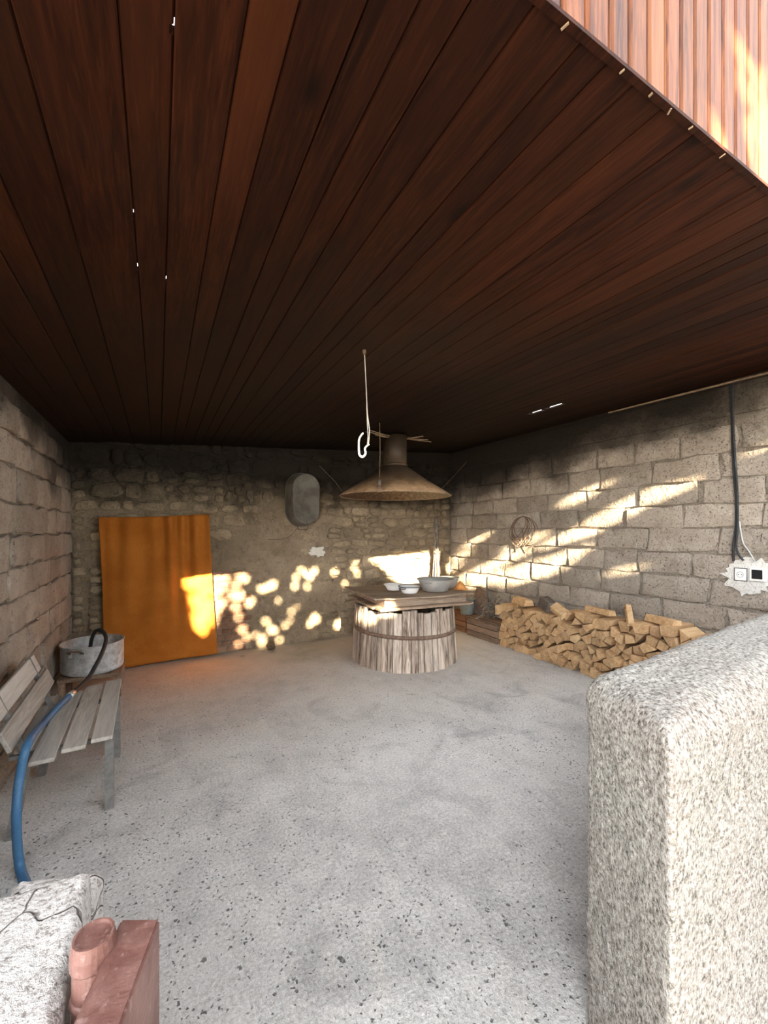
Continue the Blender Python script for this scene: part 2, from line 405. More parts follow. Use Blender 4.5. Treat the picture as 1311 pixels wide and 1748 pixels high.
def bar(a, b, w, h, up=(0, 0, 1)):
    a, b = Vector(a), Vector(b); t = (b - a).normalized(); s = t.cross(Vector(up)).normalized(); u = s.cross(t)
    q = [a + s * (i * w / 2) + u * (j * h / 2) for i, j in ((-1, -1), (1, -1), (1, 1), (-1, 1))]
    return extr(q, b - a)

# ------------------------------------------------------------------ the setting
tag(part('floor', box(XL - 0.3, XR + 0.3, 0.25, YB + 0.3, -0.12, 0.0), 'floor'), kind='structure')
tag(part('wall_added_shade', box(1.0, 6.0, -1.9, -1.65, -.01, 2.1), 'mortar'), kind='structure')  # unseen wall added to cut sky light on the parapet's front face
tag(part('ground', box(-30, 30, -40, 0.25, -0.14, -0.01), 'ground'), kind='structure')
WT = 3.05
wall_left = tag(part('wall_left', box(XL - 0.3, XL, 0.9, YB + 0.3, 0, WT - 0.3), 'mortar'), kind='structure')
wall_right = tag(part('wall_right', box(XR, XR + 0.3, 0.4, YB + 0.3, 0, WT), 'mortar'), kind='structure')
wall_back = tag(part('wall_back', box(XL, XR, YB, YB + 0.3, 0, WT), 'mud'), kind='structure')

# ceiling planks with lips that lap over the neighbour; a few gaps let the sky through
ceiling = thing('ceiling', (1.8, 3.1, 2.6), kind='structure')
slits = []
for px, py, ln in ((315, 65, .010), (238, 375, .010), (140, 432, .010), (238, 463, .014), (282, 483, .014), (138, 417, .005)):
    p = on_ceil(px, py); slits.append((p.x, p.y - ln, p.y + ln))
p, q = on_ceil(907, 708), on_ceil(967, 690); xm = (p.x + q.x) / 2; ya_, yb_ = min(p.y, q.y), max(p.y, q.y); ym = ya_ + .52 * (yb_ - ya_)
slits += [(xm, ya_, ym - .02), (xm, ym + .02, yb_)]
forced = sorted(set([round(s[0], 2) for s in slits]))
ff = [forced[0]]
for s in forced[1:]:
    if s - ff[-1] > 0.05: ff.append(s)
ff = [XL - 0.02] + ff + [XR + 0.02]
edges = [ff[0]]
for a, b in zip(ff, ff[1:]):
    k = max(1, round((b - a) / 0.122)); wts = [random.uniform(0.7, 1.35) for _ in range(k)]; s = sum(wts); x = a
    for wgt in wts: x += (b - a) * wgt / s; edges.append(x)
def plank_vf(x0, x1, segs, dz):
    vfs = []
    for y0, y1, gap in segs:
        xe = x1 - ((0.066 if x1 > 2.5 else 0.006) if gap else 0.0015)
        zz = lambda x: ceil_z(x) + dz
        prof = [(x0 + .004, 0), (xe - .004, 0), (xe, .005), (xe, .018), (x0, .018), (x0, .005)]
        vfs.append(extr([(x, y0, zz(x) + h) for x, h in prof], (0, y1 - y0, 0)))
        if not gap: vfs.append(extr([(x, y0, ceil_z(x) + h) for x, h in ((xe - .01, .0225), (x1 + .02, .0225), (x1 + .02, .027), (xe - .01, .027))], (0, y1 - y0, 0)))
    return join(*vfs)
for x0, x1 in zip(edges, edges[1:]):
    mine = sorted([s for s in slits if abs(s[0] - x1) < 0.028], key=lambda s: s[1])
    y, segs = YF + .007, []
    for s in mine:
        if s[1] > y: segs.append((y, s[1], False))
        segs.append((max(y, s[1]), s[2], True)); y = s[2]
    segs.append((y, YB + 0.02, False))
    part('plank', plank_vf(x0, x1, segs, random.uniform(0, .004)), 'ceiling', ceiling)

# upper storey boarding above the ceiling's front edge
front = thing('wall_front', (1.8, YF, 2.6), kind='structure')
x = XL - 0.3
while x < XR + 0.3:
    w = random.choice((0.075, 0.082, 0.088))
    zb = ceil_z(x + w / 2) - 0.012
    prof = [(x, .001), (x, -.010), (x + .006, -.019), (x + w * .78, -.019), (x + w * .81, -.011), (x + w * .86, -.011), (x + w * .89, -.019), (x + w - .008, -.019), (x + w - .003, -.010), (x + w - .003, .001)]
    vb, fb = extr([(a, YF + b, ceil_z(a) - .012) for a, b in prof], (0, 0, 2.0))
    vb = [Vector((q.x, YF + .004 + (q.y - YF) * .75, q.z + .012)) for q in vb]
    part('siding_board', (vb, fb), 'siding', front)
    x += w
# a dark edge strip under the boarding and the pale chips stuck along it
e0, e1 = XL - 0.3, XR + 0.3
part('edge_strip', extr([(e0, YF - .011, ceil_z(e0) - .004), (e0, YF + .006, ceil_z(e0) - .004), (e0, YF + .006, ceil_z(e0) + .006), (e0, YF - .011, ceil_z(e0) + .006)], (e1 - e0, 0, ceil_z(e1) - ceil_z(e0))), 'ceiling', front)
for px, py in ((966, 40), (1056, 124), (1102, 165), (1135, 190), (1170, 222), (1222, 270)):
    p = on_ceil(px, py); a = Vector((p.x, YF - .008, ceil_z(p.x) - .006))
    part('wood_chip', bar(a, a + Vector((random.uniform(-.006, .006), random.uniform(.008, .016), -.003)), random.uniform(.003, .005), .003), 'stick', front)

# ---- stones
def stone_mesh(name, mat, kind, seed):
    r = random.Random(seed)
    if kind == 'rect':
        o = [(-.5, -.5), (-.17, -.5), (.17, -.5), (.5, -.5), (.5, 0), (.5, .5), (.17, .5), (-.17, .5), (-.5, .5), (-.5, 0)]
        o = [(a + r.uniform(-.035, .03), b + r.uniform(-.085, .06)) for a, b in o]; ins = 0.92
    else:
        o = []; eex = r.choice((.45, .6, .8, .95))
        for i in range(11):
            an = 2 * math.pi * (i + r.uniform(-.25, .25)) / 11; c, s = math.cos(an), math.sin(an); ee = eex
            k = r.uniform(.80, 1.04)
            o.append((.5 * k * math.copysign(abs(c) ** ee, c), .5 * k * math.copysign(abs(s) ** ee, s)))
        ins = 0.78
    n = len(o); V = [Vector((a, 0, b)) for a, b in o] + [Vector((a, .55 + r.uniform(-.1, .1), b)) for a, b in o]
    V += [Vector((a * ins + r.uniform(-.02, .02), .92 + r.uniform(-.18, .12), b * ins + r.uniform(-.03, .03))) for a, b in o]
    V.append(Vector((r.uniform(-.15, .15), 1.0, r.uniform(-.15, .15))))
    F = []
    for k in (0, n):
        F += [(k + i, k + (i + 1) % n, k + n + (i + 1) % n, k + n + i) for i in range(n)]
    F += [(2 * n + i, 2 * n + (i + 1) % n, 3 * n) for i in range(n)]
    return mesh(name, V, F, mat, True)
blockM = [stone_mesh('block', 'block', 'rect', i) for i in range(10)]
fieldM = [stone_mesh('stone', 'field', 'round', 50 + i) for i in range(12)]
brickM = [stone_mesh('brick', 'brick', 'rect', 90 + i) for i in range(4)]
def wall_xf(side, u, z, w, h, d, tilt=0.0):
    """u along the wall, front towards the room"""
    S = Matrix.Diagonal((w, d, h, 1)); T = Matrix.Rotation(tilt, 4, 'Y')
    if side == 'R': return Matrix.Translation((XR - .004 + .004, u, z)) @ Matrix.Rotation(math.radians(90), 4, 'Z') @ T @ S
    if side == 'L': return Matrix.Translation((XL, u, z)) @ Matrix.Rotation(math.radians(-90), 4, 'Z') @ T @ S
    return Matrix.Translation((u, YB, z)) @ Matrix.Rotation(math.radians(180), 4, 'Z') @ T @ S
rb = random.Random(21)
def courses(side, u0, u1, zmax, parent, wr=(.34, .50)):
    z, row = 0.0, 0
    while z < zmax - 0.1:
        h = rb.uniform(.205, .245)
        if z + h > zmax: h = zmax - z
        u = u0 - (row % 2) * 0.2 - rb.uniform(0, .12)
        while u < u1 - 0.05:
            w = rb.uniform(*wr)
            if u + w > u1 - .12: w = u1 - u
            c0, c1 = max(u, u0 - .1), u + w
            if c1 - c0 > .09:
                inst('block', rb.choice(blockM), wall_xf(side, (c0 + c1) / 2, z + h / 2, c1 - c0 - rb.uniform(.012, .03), h - rb.uniform(.012, .026), rb.uniform(.018, .042), rb.uniform(-.018, .018)), parent)
            u += w
        z += h; row += 1
courses('R', 0.85, YB - .01, 2.62, wall_right, (.38, .62))
courses('L', 1.02, YB - .01, 2.50, wall_left)
# concrete ring beam over the right wall's blocks
part('ring_beam', bevbox(XR - .03, XR + .05, 0.45, YB - .002, 2.63, 2.90, .006), 'mortar', wall_right)
# back wall rubble
rs = random.Random(33)
z = 0.02
while z < 2.78:
    h = rs.uniform(.11, .21) if z < 1.9 else rs.uniform(.15, .24)
    x = XL + .02 + rs.uniform(0, .08)
    while x < XR - .08:
        w = rs.uniform(.15, .36) if rs.random() < .8 else rs.uniform(.1, .16)
        w = min(w, XR - .02 - x); cx, cz = x + w / 2, z + h / 2
        hid = -.55 < x and x + w < .66 and z + h < 1.75
        br = (.70 < cx + w / 2 and cx - w / 2 < 1.0 and z < 1.22)
        lf = cx < -.55 and z < 1.75
        mud = ((cx - 1.55) / .75) ** 2 + ((cz - 1.05) / 1.05) ** 2 < 1 + .25 * noise.noise((cx * 2, cz * 2, 3))
        top = cz > 2.72 + .0 * cx
        if not (hid or br or lf or top or (mud and rs.random() < .72)) and w > .09:
            d = rs.uniform(.025, .065) * (.5 if mud else 1)
            hh = h * rs.uniform(.78, .97)
            if h > .15 and w < .28 and rs.random() < .45:
                for zz, f_ in ((z + h * .24, .46), (z + h * .74, .48)):
                    inst('stone', rs.choice(fieldM), wall_xf('B', cx + rs.uniform(-.02, .02), zz, w * rs.uniform(.75, .98), h * f_, d, rs.uniform(-.15, .15)), wall_back)
                x += w; continue
            inst('stone', rs.choice(fieldM), wall_xf('B', cx, cz + rs.uniform(-.01, .01), w * .97, hh, d, rs.uniform(-.14, .14)), wall_back)
        x += w
    z += h
z = .01
while z < 1.74:                                        # flat stones beside the curtain, low bricks at its other side
    h = rs.uniform(.07, .12)
    for a, b in ((XL + .03, -.72 + rs.uniform(-.06, .04)), (-.70, -.50)):
        if rs.random() < .9: inst('stone', rs.choice(fieldM), wall_xf('B', (a + b) / 2, z + h / 2, (b - a) * rs.uniform(.85, 1), h * .88, rs.uniform(.02, .05), rs.uniform(-.04, .04)), wall_back)
    z += h
z, row = .01, 0
while z < 1.06:
    x = .66 - (row % 2) * .06
    while x < .98:
        w = .125; inst('brick', rs.choice(brickM), wall_xf('B', x + w / 2, z + .035, w - .012, .060, rs.uniform(.012, .028), rs.uniform(-.02, .02)), wall_back); x += w
    z += .076; row += 1
# lumpy mud render smeared over the middle of the back wall
NXm, NZm = 110, 100; V = []
for j in range(NZm + 1):
    for i in range(NXm + 1):
        x_, z_ = .98 + 1.75 * i / NXm, .0 + 2.05 * j / NZm
        e_ = min(1, ((x_ - 1.72) / .95) ** 2 + max(0, (z_ - .9) / 1.15) ** 2 * (1 if z_ > .9 else 0))
        q_ = Vector((x_, z_, 2.0))
        d_ = .030 * (1 - e_ ** 1.5) - .012 + .022 * noise.noise(q_ * 2.5) + .016 * noise.noise(q_ * 7) + .012 * noise.noise(q_ * 17) + .007 * noise.noise(q_ * 36)
        V.append(Vector((x_, YB - d_, z_)))
F = [(j * (NXm + 1) + i, j * (NXm + 1) + i + 1, (j + 1) * (NXm + 1) + i + 1, (j + 1) * (NXm + 1) + i) for j in range(NZm) for i in range(NXm)]
part('mud_render', (V, F), 'mud', wall_back, True)
# white plaster splash on the back wall
def blob(cx, cy, rx, ry, plane, seed, spikes=28, amp=.35):
    r = random.Random(seed); o = []
    for i in range(spikes):
        a = 2 * math.pi * i / spikes; k = 1 + r.uniform(-amp, amp) * (1 if i % 2 else .5)
        o.append(plane(cx + rx * k * math.cos(a), cy + ry * k * math.sin(a)))
    return o
o = blob(541, 941, 13, 8, lambda a, b: on_y(a, b, YB - .062), 5, 22, .4)
part('plaster_splash', extr(o, (0, .06, 0)), 'plaster', wall_back)
o = blob(1279, 984, 42, 31, lambda a, b: on_x(a, b, XR - .048), 8, 44, .22)
part('plaster_patch', extr(o, (.06, 0, 0)), 'plaster', wall_right)
# thin pale lath where the ceiling meets the right wall
a, b = Vector((XR - .06, .7, ceil_z(XR) - .045)), Vector((XR - .05, 2.75, ceil_z(XR) - .02))
tag(part('trim_1', bar(a, b, .022, .012), 'stick'), kind='structure')

# ------------------------------------------------------------------ rough masonry in the foreground
def rough_pier(name, quad, ztop, mat, amp, round_r, res, med, zbase=-0.01, far=None):
    """quad: four corners counter-clockwise; med: the spine the top closes on"""
    P = []
    for i in range(4):
        a, b = Vector((*quad[i], 0)), Vector((*quad[(i + 1) % 4], 0)); L = (b - a).length
        s = 0.0
        while s < L - 1e-6:
            p = a.lerp(b, s / L); P.append(p)
            dist = p.length
            s += res if (far is None or dist < far) else res * 5
    # round the corners by averaging along the ring
    for _ in range(3):
        P = [(P[i - 1] + P[i] * 2 + P[(i + 1) % len(P)]) / 4 for i in range(len(P))]
    m0, m1 = Vector((*med[0], 0)), Vector((*med[1], 0)); md = m1 - m0
    def near(p): return m0 + md * max(0, min(1, (p - m0).dot(md) / md.length_squared))
    rows = []
    z = zbase
    while z < ztop - round_r: rows.append((0.0, z)); z += res
    for k in range(8):
        t = k / 7 * math.pi / 2; rows.append((round_r * (1 - math.cos(t)), ztop - round_r + round_r * math.sin(t)))
    n = len(P); V = []; F = []
    for ins, z in rows:
        for p in P:
            q = near(p); d = (q - p); L = d.length
            V.append(p + d * (min(ins, L) / max(L, 1e-6)) + Vector((0, 0, z)))
    k = 10
    for j in range(1, k + 1):
        for p in P:
            q = near(p); d = (q - p); L = max(d.length, 1e-6); f0 = min(round_r, L) / L
            f = f0 + (1 - f0) * j / k
            V.append(p + d * f + Vector((0, 0, ztop)))
    R = len(rows) + k
    for i in range(R - 1):
        for j in range(n):
            F.append((i * n + j, i * n + (j + 1) % n, (i + 1) * n + (j + 1) % n, (i + 1) * n + j))
    cen = (m0 + m1) / 2
    out = []
    for p in V:
        q = near(Vector((p.x, p.y, 0))); dr = Vector((p.x - q.x, p.y - q.y, 0)); dr = dr.normalized() if dr.length > 1e-6 else Vector((0, 0, 0))
        nr = (dr * (1 if p.z < ztop - .002 else .0) + Vector((0, 0, 1 if p.z > ztop - round_r else 0)))
        if nr.length > 0: nr.normalize()
        d = amp * (noise.noise(p * 7) * .8 + noise.noise(p * 19) * .6 + noise.noise(p * 48) * .5 + noise.noise(p * 95) * .35)
        out.append(p + nr * d)
    me = mesh(name, out, F, mat, True)
    return link(bpy.data.objects.new(name, me))
st_wall = rough_pier('parapet_wall', [(.969, .459), (4.49, .74), (4.49, 1.09), (1.196, .814)], 1.155, 'stucco', .008, .085, .0125, ((1.26, .66), (4.3, .9)), 0.0, far=2.0)
tag(st_wall, 'low thick wall of rough grey cement render in the right foreground', 'wall')
part('dowel_hole', lathe([(.009, 0), (.012, .004), (.012, .012)], (0, 0, 0), 10), 'iron', st_wall)
h = st_wall.children[0]; hp = on_z(1083, 1388, .66); h.matrix_basis = Matrix.Translation((1.09, .63, .80)) @ Matrix.Rotation(math.radians(58), 4, 'Z') @ Matrix.Rotation(math.radians(90), 4, 'X')
pier = rough_pier('stone_pier', [(-.86, .30), (-.132, .30), (-.130, 1.115), (-.86, 1.14)], .85, 'white_stone', .007, .03, .014, ((-.62, .7), (-.36, .72)), 0.0)
tag(pier, 'cracked whitewashed stone pier in the left foreground corner', 'pier')
lump = rough_pier('rubble_stone', [(-.30, 1.165), (-.128, 1.13), (-.110, 1.19), (-.30, 1.26)], .78, 'white_stone', .007, .03, .012, ((-.24, 1.2), (-.16, 1.17)), 0.0)
tag(lump, 'narrow whitish stone wedged beside the white pier and the gate pipe', 'stone')

# red-brown gate: pipe post and leaf edge
gate = thing('gate_post', (-.07, .80, 0), 'red-brown painted gate post with a capped hinge pipe in the lower left foreground', 'gate post')
gz = .90
A, B_ = Vector((.003, .835, 0)), Vector((-.058, .868, 0)); dn = Vector((-.30, -.95, 0)).normalized()
q = [A, B_, B_ + dn * .205, A + dn * .205]
bm = bmesh.new(); vv, fq = extr([(p.x, p.y, .03) for p in q], (0, 0, gz - .03))
vl = [bm.verts.new(p) for p in vv]
for g_ in fq: bm.faces.new([vl[i] for i in g_])
bmesh.ops.bevel(bm, geom=list(bm.edges), offset=.004, segments=2, affect='EDGES'); bm.verts.index_update()
part('post_box', ([p.co.copy() for p in bm.verts], [tuple(w.index for w in g_.verts) for g_ in bm.faces]), 'redpaint', gate); bm.free()
pc = on_z(160, 1594, .925)
pipe = part('hinge_pipe', lathe([(.030, 0), (.030, .88), (.033, .885), (.033, .905), (.030, .92), (.0295, .925), (.026, .925), (.025, .920), (0, .921)], (pc.x, pc.y, 0), 24), 'redpaint', gate)
part('weld_ring', lathe([(.030, .82), (.033, .824), (.033, .832), (.030, .836)], (pc.x, pc.y, 0), 24), 'redpaint', pipe, True)

# ------------------------------------------------------------------ bench, pot, hose on the left
bench = thing('bench', (-.44, 3.2, 0), 'grey weathered slatted bench with iron legs against the left wall', 'bench')
def slat(a, b, w, h, name='seat_slat', up=(0, 0, 1)):
    a, b = Vector(a), Vector(b); t = (b - a); L = t.length; t.normalize(); s = t.cross(Vector(up)).normalized(); u = s.cross(t)
    v, f = bevbox(-w / 2, w / 2, 0, L, -h / 2, h / 2, .003)
    m = Matrix((s, t, u)).transposed().to_4x4(); m.translation = a
    return part(name, xf((v, f), m), 'greywood', bench)
SZ = .43
slat((-.275, 2.74, SZ), (-.30, 3.76, SZ), .100, .022)
slat((-.395, 2.69, SZ), (-.415, 3.70, SZ), .105, .022)
slat((-.515, 2.62, SZ), (-.53, 3.62, SZ), .105, .022)
slat((-.625, 2.80, SZ), (-.635, 3.60, SZ), .075, .022)
upv = Vector((.93, 0, .36))
slat((-.645, 2.58, .575), (-.655, 3.56, .595), .110, .020, 'back_slat', upv)
slat((-.705, 2.50, .700), (-.715, 3.50, .715), .110, .020, 'back_slat', upv)
def leg(x, y, x2=None, top=SZ - .012):
    x2 = x if x2 is None else x2
    v1 = bar((x2, y, 0), (x, y, top), .042, .006, (0, 1, 0)); v2 = bar((x2 + .018, y + .021, 0), (x + .018, y + .021, top), .006, .042, (0, 1, 0))
    part('leg', join(v1, v2), 'iron', bench)
leg(-.245, 2.79); leg(-.255, 3.40); leg(-.60, 2.76, -.665); leg(-.60, 3.38, -.665)
for y in (2.80, 3.42): part('cross_bar', bar((-.68, y, SZ - .022), (-.235, y, SZ - .022), .03, .02), 'iron', bench)
for y in (2.78, 3.40): part('back_post', bar((-.60, y, SZ - .03), (-.735, y, .77), .03, .008, (0, 1, 0)), 'iron', bench)

stool = thing('low_stool', (-.55, 4.85, 0), 'low brown wooden stool under the aluminium pot', 'stool')
part('seat', bevbox(-.80, -.30, 4.62, 5.06, .205, .24, .005), 'cratewood', stool)
for a in (-.77, -.33):
    for b in (4.65, 5.03): part('leg', bevbox(a - .022, a + .022, b - .022, b + .022, 0, .205, .003), 'cratewood', stool)
pot = thing('cooking_pot', (-.555, 4.84, .241), 'large dented aluminium cooking pot by the orange curtain', 'pot')
PC = (-.555, 4.84, .241)
part('body', lathe([(0, 0), (.225, 0), (.246, .012), (.254, .035), (.254, .265), (.262, .270), (.262, .277), (.248, .277), (.248, .03), (.235, .012), (0, .012)], PC, 48), 'alu', pot, True)
for an in (-112, 68):
    ca = math.radians(an); d = Vector((math.cos(ca), math.sin(ca), 0)); s = Vector((-d.y, d.x, 0)); c0 = Vector(PC) + d * .252 + Vector((0, 0, .225))
    hd = part('handle', tube(spline([c0 - s * .055, c0 - s * .055 + d * .03 + Vector((0, 0, .012)), c0 - s * .045 + d * .05 + Vector((0, 0, .03)), c0 + s * .045 + d * .05 + Vector((0, 0, .03)), c0 + s * .055 + d * .03 + Vector((0, 0, .012)), c0 + s * .055], 5), .009, 8), 'rust', pot, True)
    for k in (-1, 1): part('rivet_plate', bar(c0 + s * .055 * k - Vector((0, 0, .035)) + d * .002, c0 + s * .055 * k + Vector((0, 0, .012)) + d * .002, .028, .006, d), 'alu', hd)

hose = thing('garden_hose', on_z(36, 1500, 0), 'blue and black hose lying over the bench into the aluminium pot', 'hose')
hp = [Vector((-.72, 1.30, .021)), Vector((-.52, 1.45, .021)), Vector((-.38, 1.80, .021)), Vector((-.46, 2.20, .021)), on_z(34, 1480, .03), on_y(28, 1400, 2.46), on_y(33, 1330, 2.52), on_y(48, 1268, 2.60), on_z(75, 1234, SZ + .033), on_z(100, 1206, SZ + .033), on_z(121, 1186, SZ + .032)]
hp2 = [hp[-1], on_y(148, 1161, 3.86), on_y(164, 1135, 4.06), on_y(176, 1110, 4.28), on_y(181, 1090, 4.50), on_y(175, 1077, 4.62), on_y(164, 1077, 4.70), on_y(157, 1090, 4.78), on_y(153, 1112, 4.84)]
part('blue_hose', tube(spline(hp, 8), .019, 12), 'blue', hose, True)
part('black_hose', tube(spline(hp2, 8), .016, 12), 'black', hose, True)
d = (hp2[1] - hp[-1]).normalized()
part('connector', tube([hp[-1] - d * .035, hp[-1] + d * .04], .0225, 14), 'chrome', hose, True)

# ------------------------------------------------------------------ curtain
cc = [on_y(168, 883, 5.535), on_y(357, 877, 5.535), on_y(371, 1112, 5.535), on_y(177, 1144, 5.535)]
cc[2].z = .03; cc[3].z = .012
NU, NV = 90, 50; V = []
for j in range(NV + 1):
    v = j / NV
    for i in range(NU + 1):
        u = i / NU
        p = cc[0] * (1 - u) * (1 - v) + cc[1] * u * (1 - v) + cc[2] * u * v + cc[3] * (1 - u) * v
        f = .026 * math.sin(u * 40 + 1.6 * math.sin(u * 9) + v * 1.5) * max(0, 1 - 1.1 * v) * (.35 + u) + .020 * math.sin(u * 17 + 3 * v) * math.exp(-((v - .35) / .3) ** 2) + .012 * math.sin(u * 9 + 2.5 * v) + .010 * noise.noise((u * 3, v * 3, 1))
        V.append(Vector((p.x + .03 * math.sin(v * math.pi) * (u - .5) * -.6, p.y - .004 + f, p.z - .012 * math.sin(u * math.pi) * (1 - v))))
F = [(j * (NU + 1) + i, j * (NU + 1) + i + 1, (j + 1) * (NU + 1) + i + 1, (j + 1) * (NU + 1) + i) for j in range(NV) for i in range(NU)]
cu = part('curtain', (V, F), 'curtain', None, True)
sm = cu.modifiers.new('thick', 'SOLIDIFY'); sm.thickness = .004
tag(cu, 'orange cloth curtain hung over the doorway in the back wall', 'curtain')

# ------------------------------------------------------------------ barrel table under the hood
BC = Vector((2.75, 4.385, 0)); RB, RT, BH = .665, .625, .68
barrel = thing('half_barrel', BC, 'big weathered half barrel with rusty hoop carrying the table top', 'barrel')
n = 50; rr = random.Random(4); an = 0.0
wts = [rr.uniform(.7, 1.35) for _ in range(n)]; s = sum(wts)
for wgt in wts:
    da = 2 * math.pi * wgt / s; g_ = .006
    a0, a1 = an + g_, an + da - g_; an += da; top = BH + rr.uniform(-.03, .015); off = rr.uniform(-.008, .006)
    V = []; zs = (0, .18, .40, top)
    for z in zs:
        R = RB + (RT - RB) * (z / BH) + off
        for aa, ri in ((a0, R - .003), ((a0 + a1) / 2, R + .003), (a1, R - .003), (a1, R - .035), (a0, R - .035)):
            V.append(BC + Vector((ri * math.cos(aa), ri * math.sin(aa), z)))
    F = [(0, 1, 2, 3, 4), tuple(15 + i for i in (4, 3, 2, 1, 0))]
    for k in range(3): F += [(k * 5 + i, k * 5 + (i + 1) % 5, k * 5 + 5 + (i + 1) % 5, k * 5 + 5 + i) for i in range(5)]
    part('stave', (V, F), 'stave', barrel)
def hoop(z, tilt, hgt=.042):
    V, F = [], []; n = 64
    for j in range(n):
        a = 2 * math.pi * j / n; zc = z + tilt * math.sin(a - .5)
        R = RB + (RT - RB) * (zc / BH)
        for ri, dz in ((R + .004, -hgt / 2), (R + .012, -hgt / 2), (R + .010, hgt / 2), (R + .002, hgt / 2)):
            V.append(BC + Vector((ri * math.cos(a), ri * math.sin(a), zc + dz)))
    for j in range(n):
        for i in range(4): F.append((j * 4 + i, j * 4 + (i + 1) % 4, ((j + 1) % n) * 4 + (i + 1) % 4, ((j + 1) % n) * 4 + i))
    part('hoop', (V, F), 'rust', barrel, True)
hoop(.40, .02)

tabl = thing('table_top', (2.75, 4.38, BH), 'warped board table top on a wooden frame resting on the barrel', 'table')
TM = Matrix.Translation((2.78, 4.37, 0)) @ Matrix.Rotation(math.radians(-6), 4, 'Z')
def tb(name, x0, x1, y0, y1, z0, z1, mat, b=.004): return part(name, xf(bevbox(x0, x1, y0, y1, z0, z1, b), TM), mat, tabl)
# rough supporting planks
rp = random.Random(9)
y = -.56
for k in range(6):
    w = rp.uniform(.16, .21); v, f = bevbox(-.58 + rp.uniform(-.05, .03), .66 + rp.uniform(-.05, .06), y, y + w - .008, .70, .728, .006)
    part('support_plank', xf((v, f), TM), 'oldwood', tabl); y += w
tb('beam', -.52, .56, -.48, -.42, .729, .815, 'oldwood'); tb('beam', -.52, .56, .40, .46, .729, .815, 'oldwood')
tb('beam', -.52, -.46, -.419, .399, .729, .815, 'oldwood'); tb('beam', .50, .56, -.419, .399, .729, .815, 'oldwood')
NX = 24; V = []
for j in range(NX + 1):
    for i in range(NX + 1):
        u, v = i / NX - .5, j / NX - .5
        x_, y_ = u * 1.32 - .01, v * 1.12
        zz = .832 + .018 * (abs(u) * 2) ** 3 * (1 if u < 0 else .3) + .010 * noise.noise((u * 3, v * 3, 0)) + (.02 if (u < -.35 and v < -.3) else 0) * .3
        V.append(TM @ Vector((x_ + .02 * noise.noise((v * 3, 5, 1)), y_ + .02 * noise.noise((u * 3, 9, 1)), zz)))
F = [(j * (NX + 1) + i, j * (NX + 1) + i + 1, (j + 1) * (NX + 1) + i + 1, (j + 1) * (NX + 1) + i) for j in range(NX) for i in range(NX)]
o = part('board', (V, F), 'oldwood', tabl, True); sm = o.modifiers.new('t', 'SOLIDIFY'); sm.thickness = .014; sm.offset = -1
TZ = .842
def bowl(name, px, py, r, hh, mat, label, cat, rim=None, ears=False, ang=0):
    c = Vector(px) if py is None else on_z(px, py, TZ)
    t = thing(name, c, label, cat)
    p = [(0, 0), (r * .62, 0), (r * .70, .006), (r * .92, hh * .75), (r * .97, hh * .93), (r * 1.02, hh), (r * 1.02, hh + .003), (r * .93, hh * .95), (r * .86, hh * .72), (r * .64, .012), (0, .010)]
    part('body', lathe(p, c, 40), mat, t, True)
    part('rim', tube([c + Vector((r * 1.025 * math.cos(a), r * 1.025 * math.sin(a), hh)) for a in np.linspace(0, 2 * math.pi, 40, endpoint=False)], .005, 6, True), rim or mat, t, True)
    if ears:
        for k in (0, math.pi):
            a = ang + k; d = Vector((math.cos(a), math.sin(a), 0)); s_ = Vector((-d.y, d.x, 0)); q = c + d * r * .95 + Vector((0, 0, hh * .8))
            part('handle', tube(spline([q - s_ * .04, q - s_ * .03 + d * .04, q + s_ * .03 + d * .04, q + s_ * .04], 5), .006, 6), rim or mat, t, True)
bowl('enamel_bowl', 672, 1007, .118, .07, 'enamel', 'small white enamel bowl furthest left on the barrel table', 'bowl', 'plastic')
bowl('enamel_bowl', 699, 1012, .132, .08, 'enamel', 'small white enamel bowl with a dark rim touching the grey basin', 'bowl', 'rim', True, math.radians(200))
bowl('metal_basin', 743, 1008, .225, .145, 'zinc', 'large grey metal basin on the barrel table', 'basin', None, True, math.radians(30))
bowl('metal_basin', (3.37, 4.27, TZ), None, .132, .13, 'zinc', 'grey metal basin half hidden behind the large one', 'basin')
c = Vector((3.37, 4.03, TZ))
V, F = [], []
for j in range(13):
    for i in range(13):
        u, v = i / 12 - .5, j / 12 - .5; p = Vector((u * .15, v * .15, 0)); rr_ = math.hypot(u, v) * 2
        V.append(c + p + Vector((0, 0, max(.004, .10 * (1 - rr_ ** 1.6) + .035 * noise.noise((u * 6, v * 6, 2)) * (1 - min(rr_, 1))))))
for j in range(12):
    for i in range(12): F.append((j * 13 + i, j * 13 + i + 1, (j + 1) * 13 + i + 1, (j + 1) * 13 + i))
o = part('rag', (V, F), 'orange', None, True); sm = o.modifiers.new('t', 'SOLIDIFY'); sm.thickness = .004; sm.offset = -1
tag(o, 'crumpled orange rag at the right end of the barrel table', 'rag')

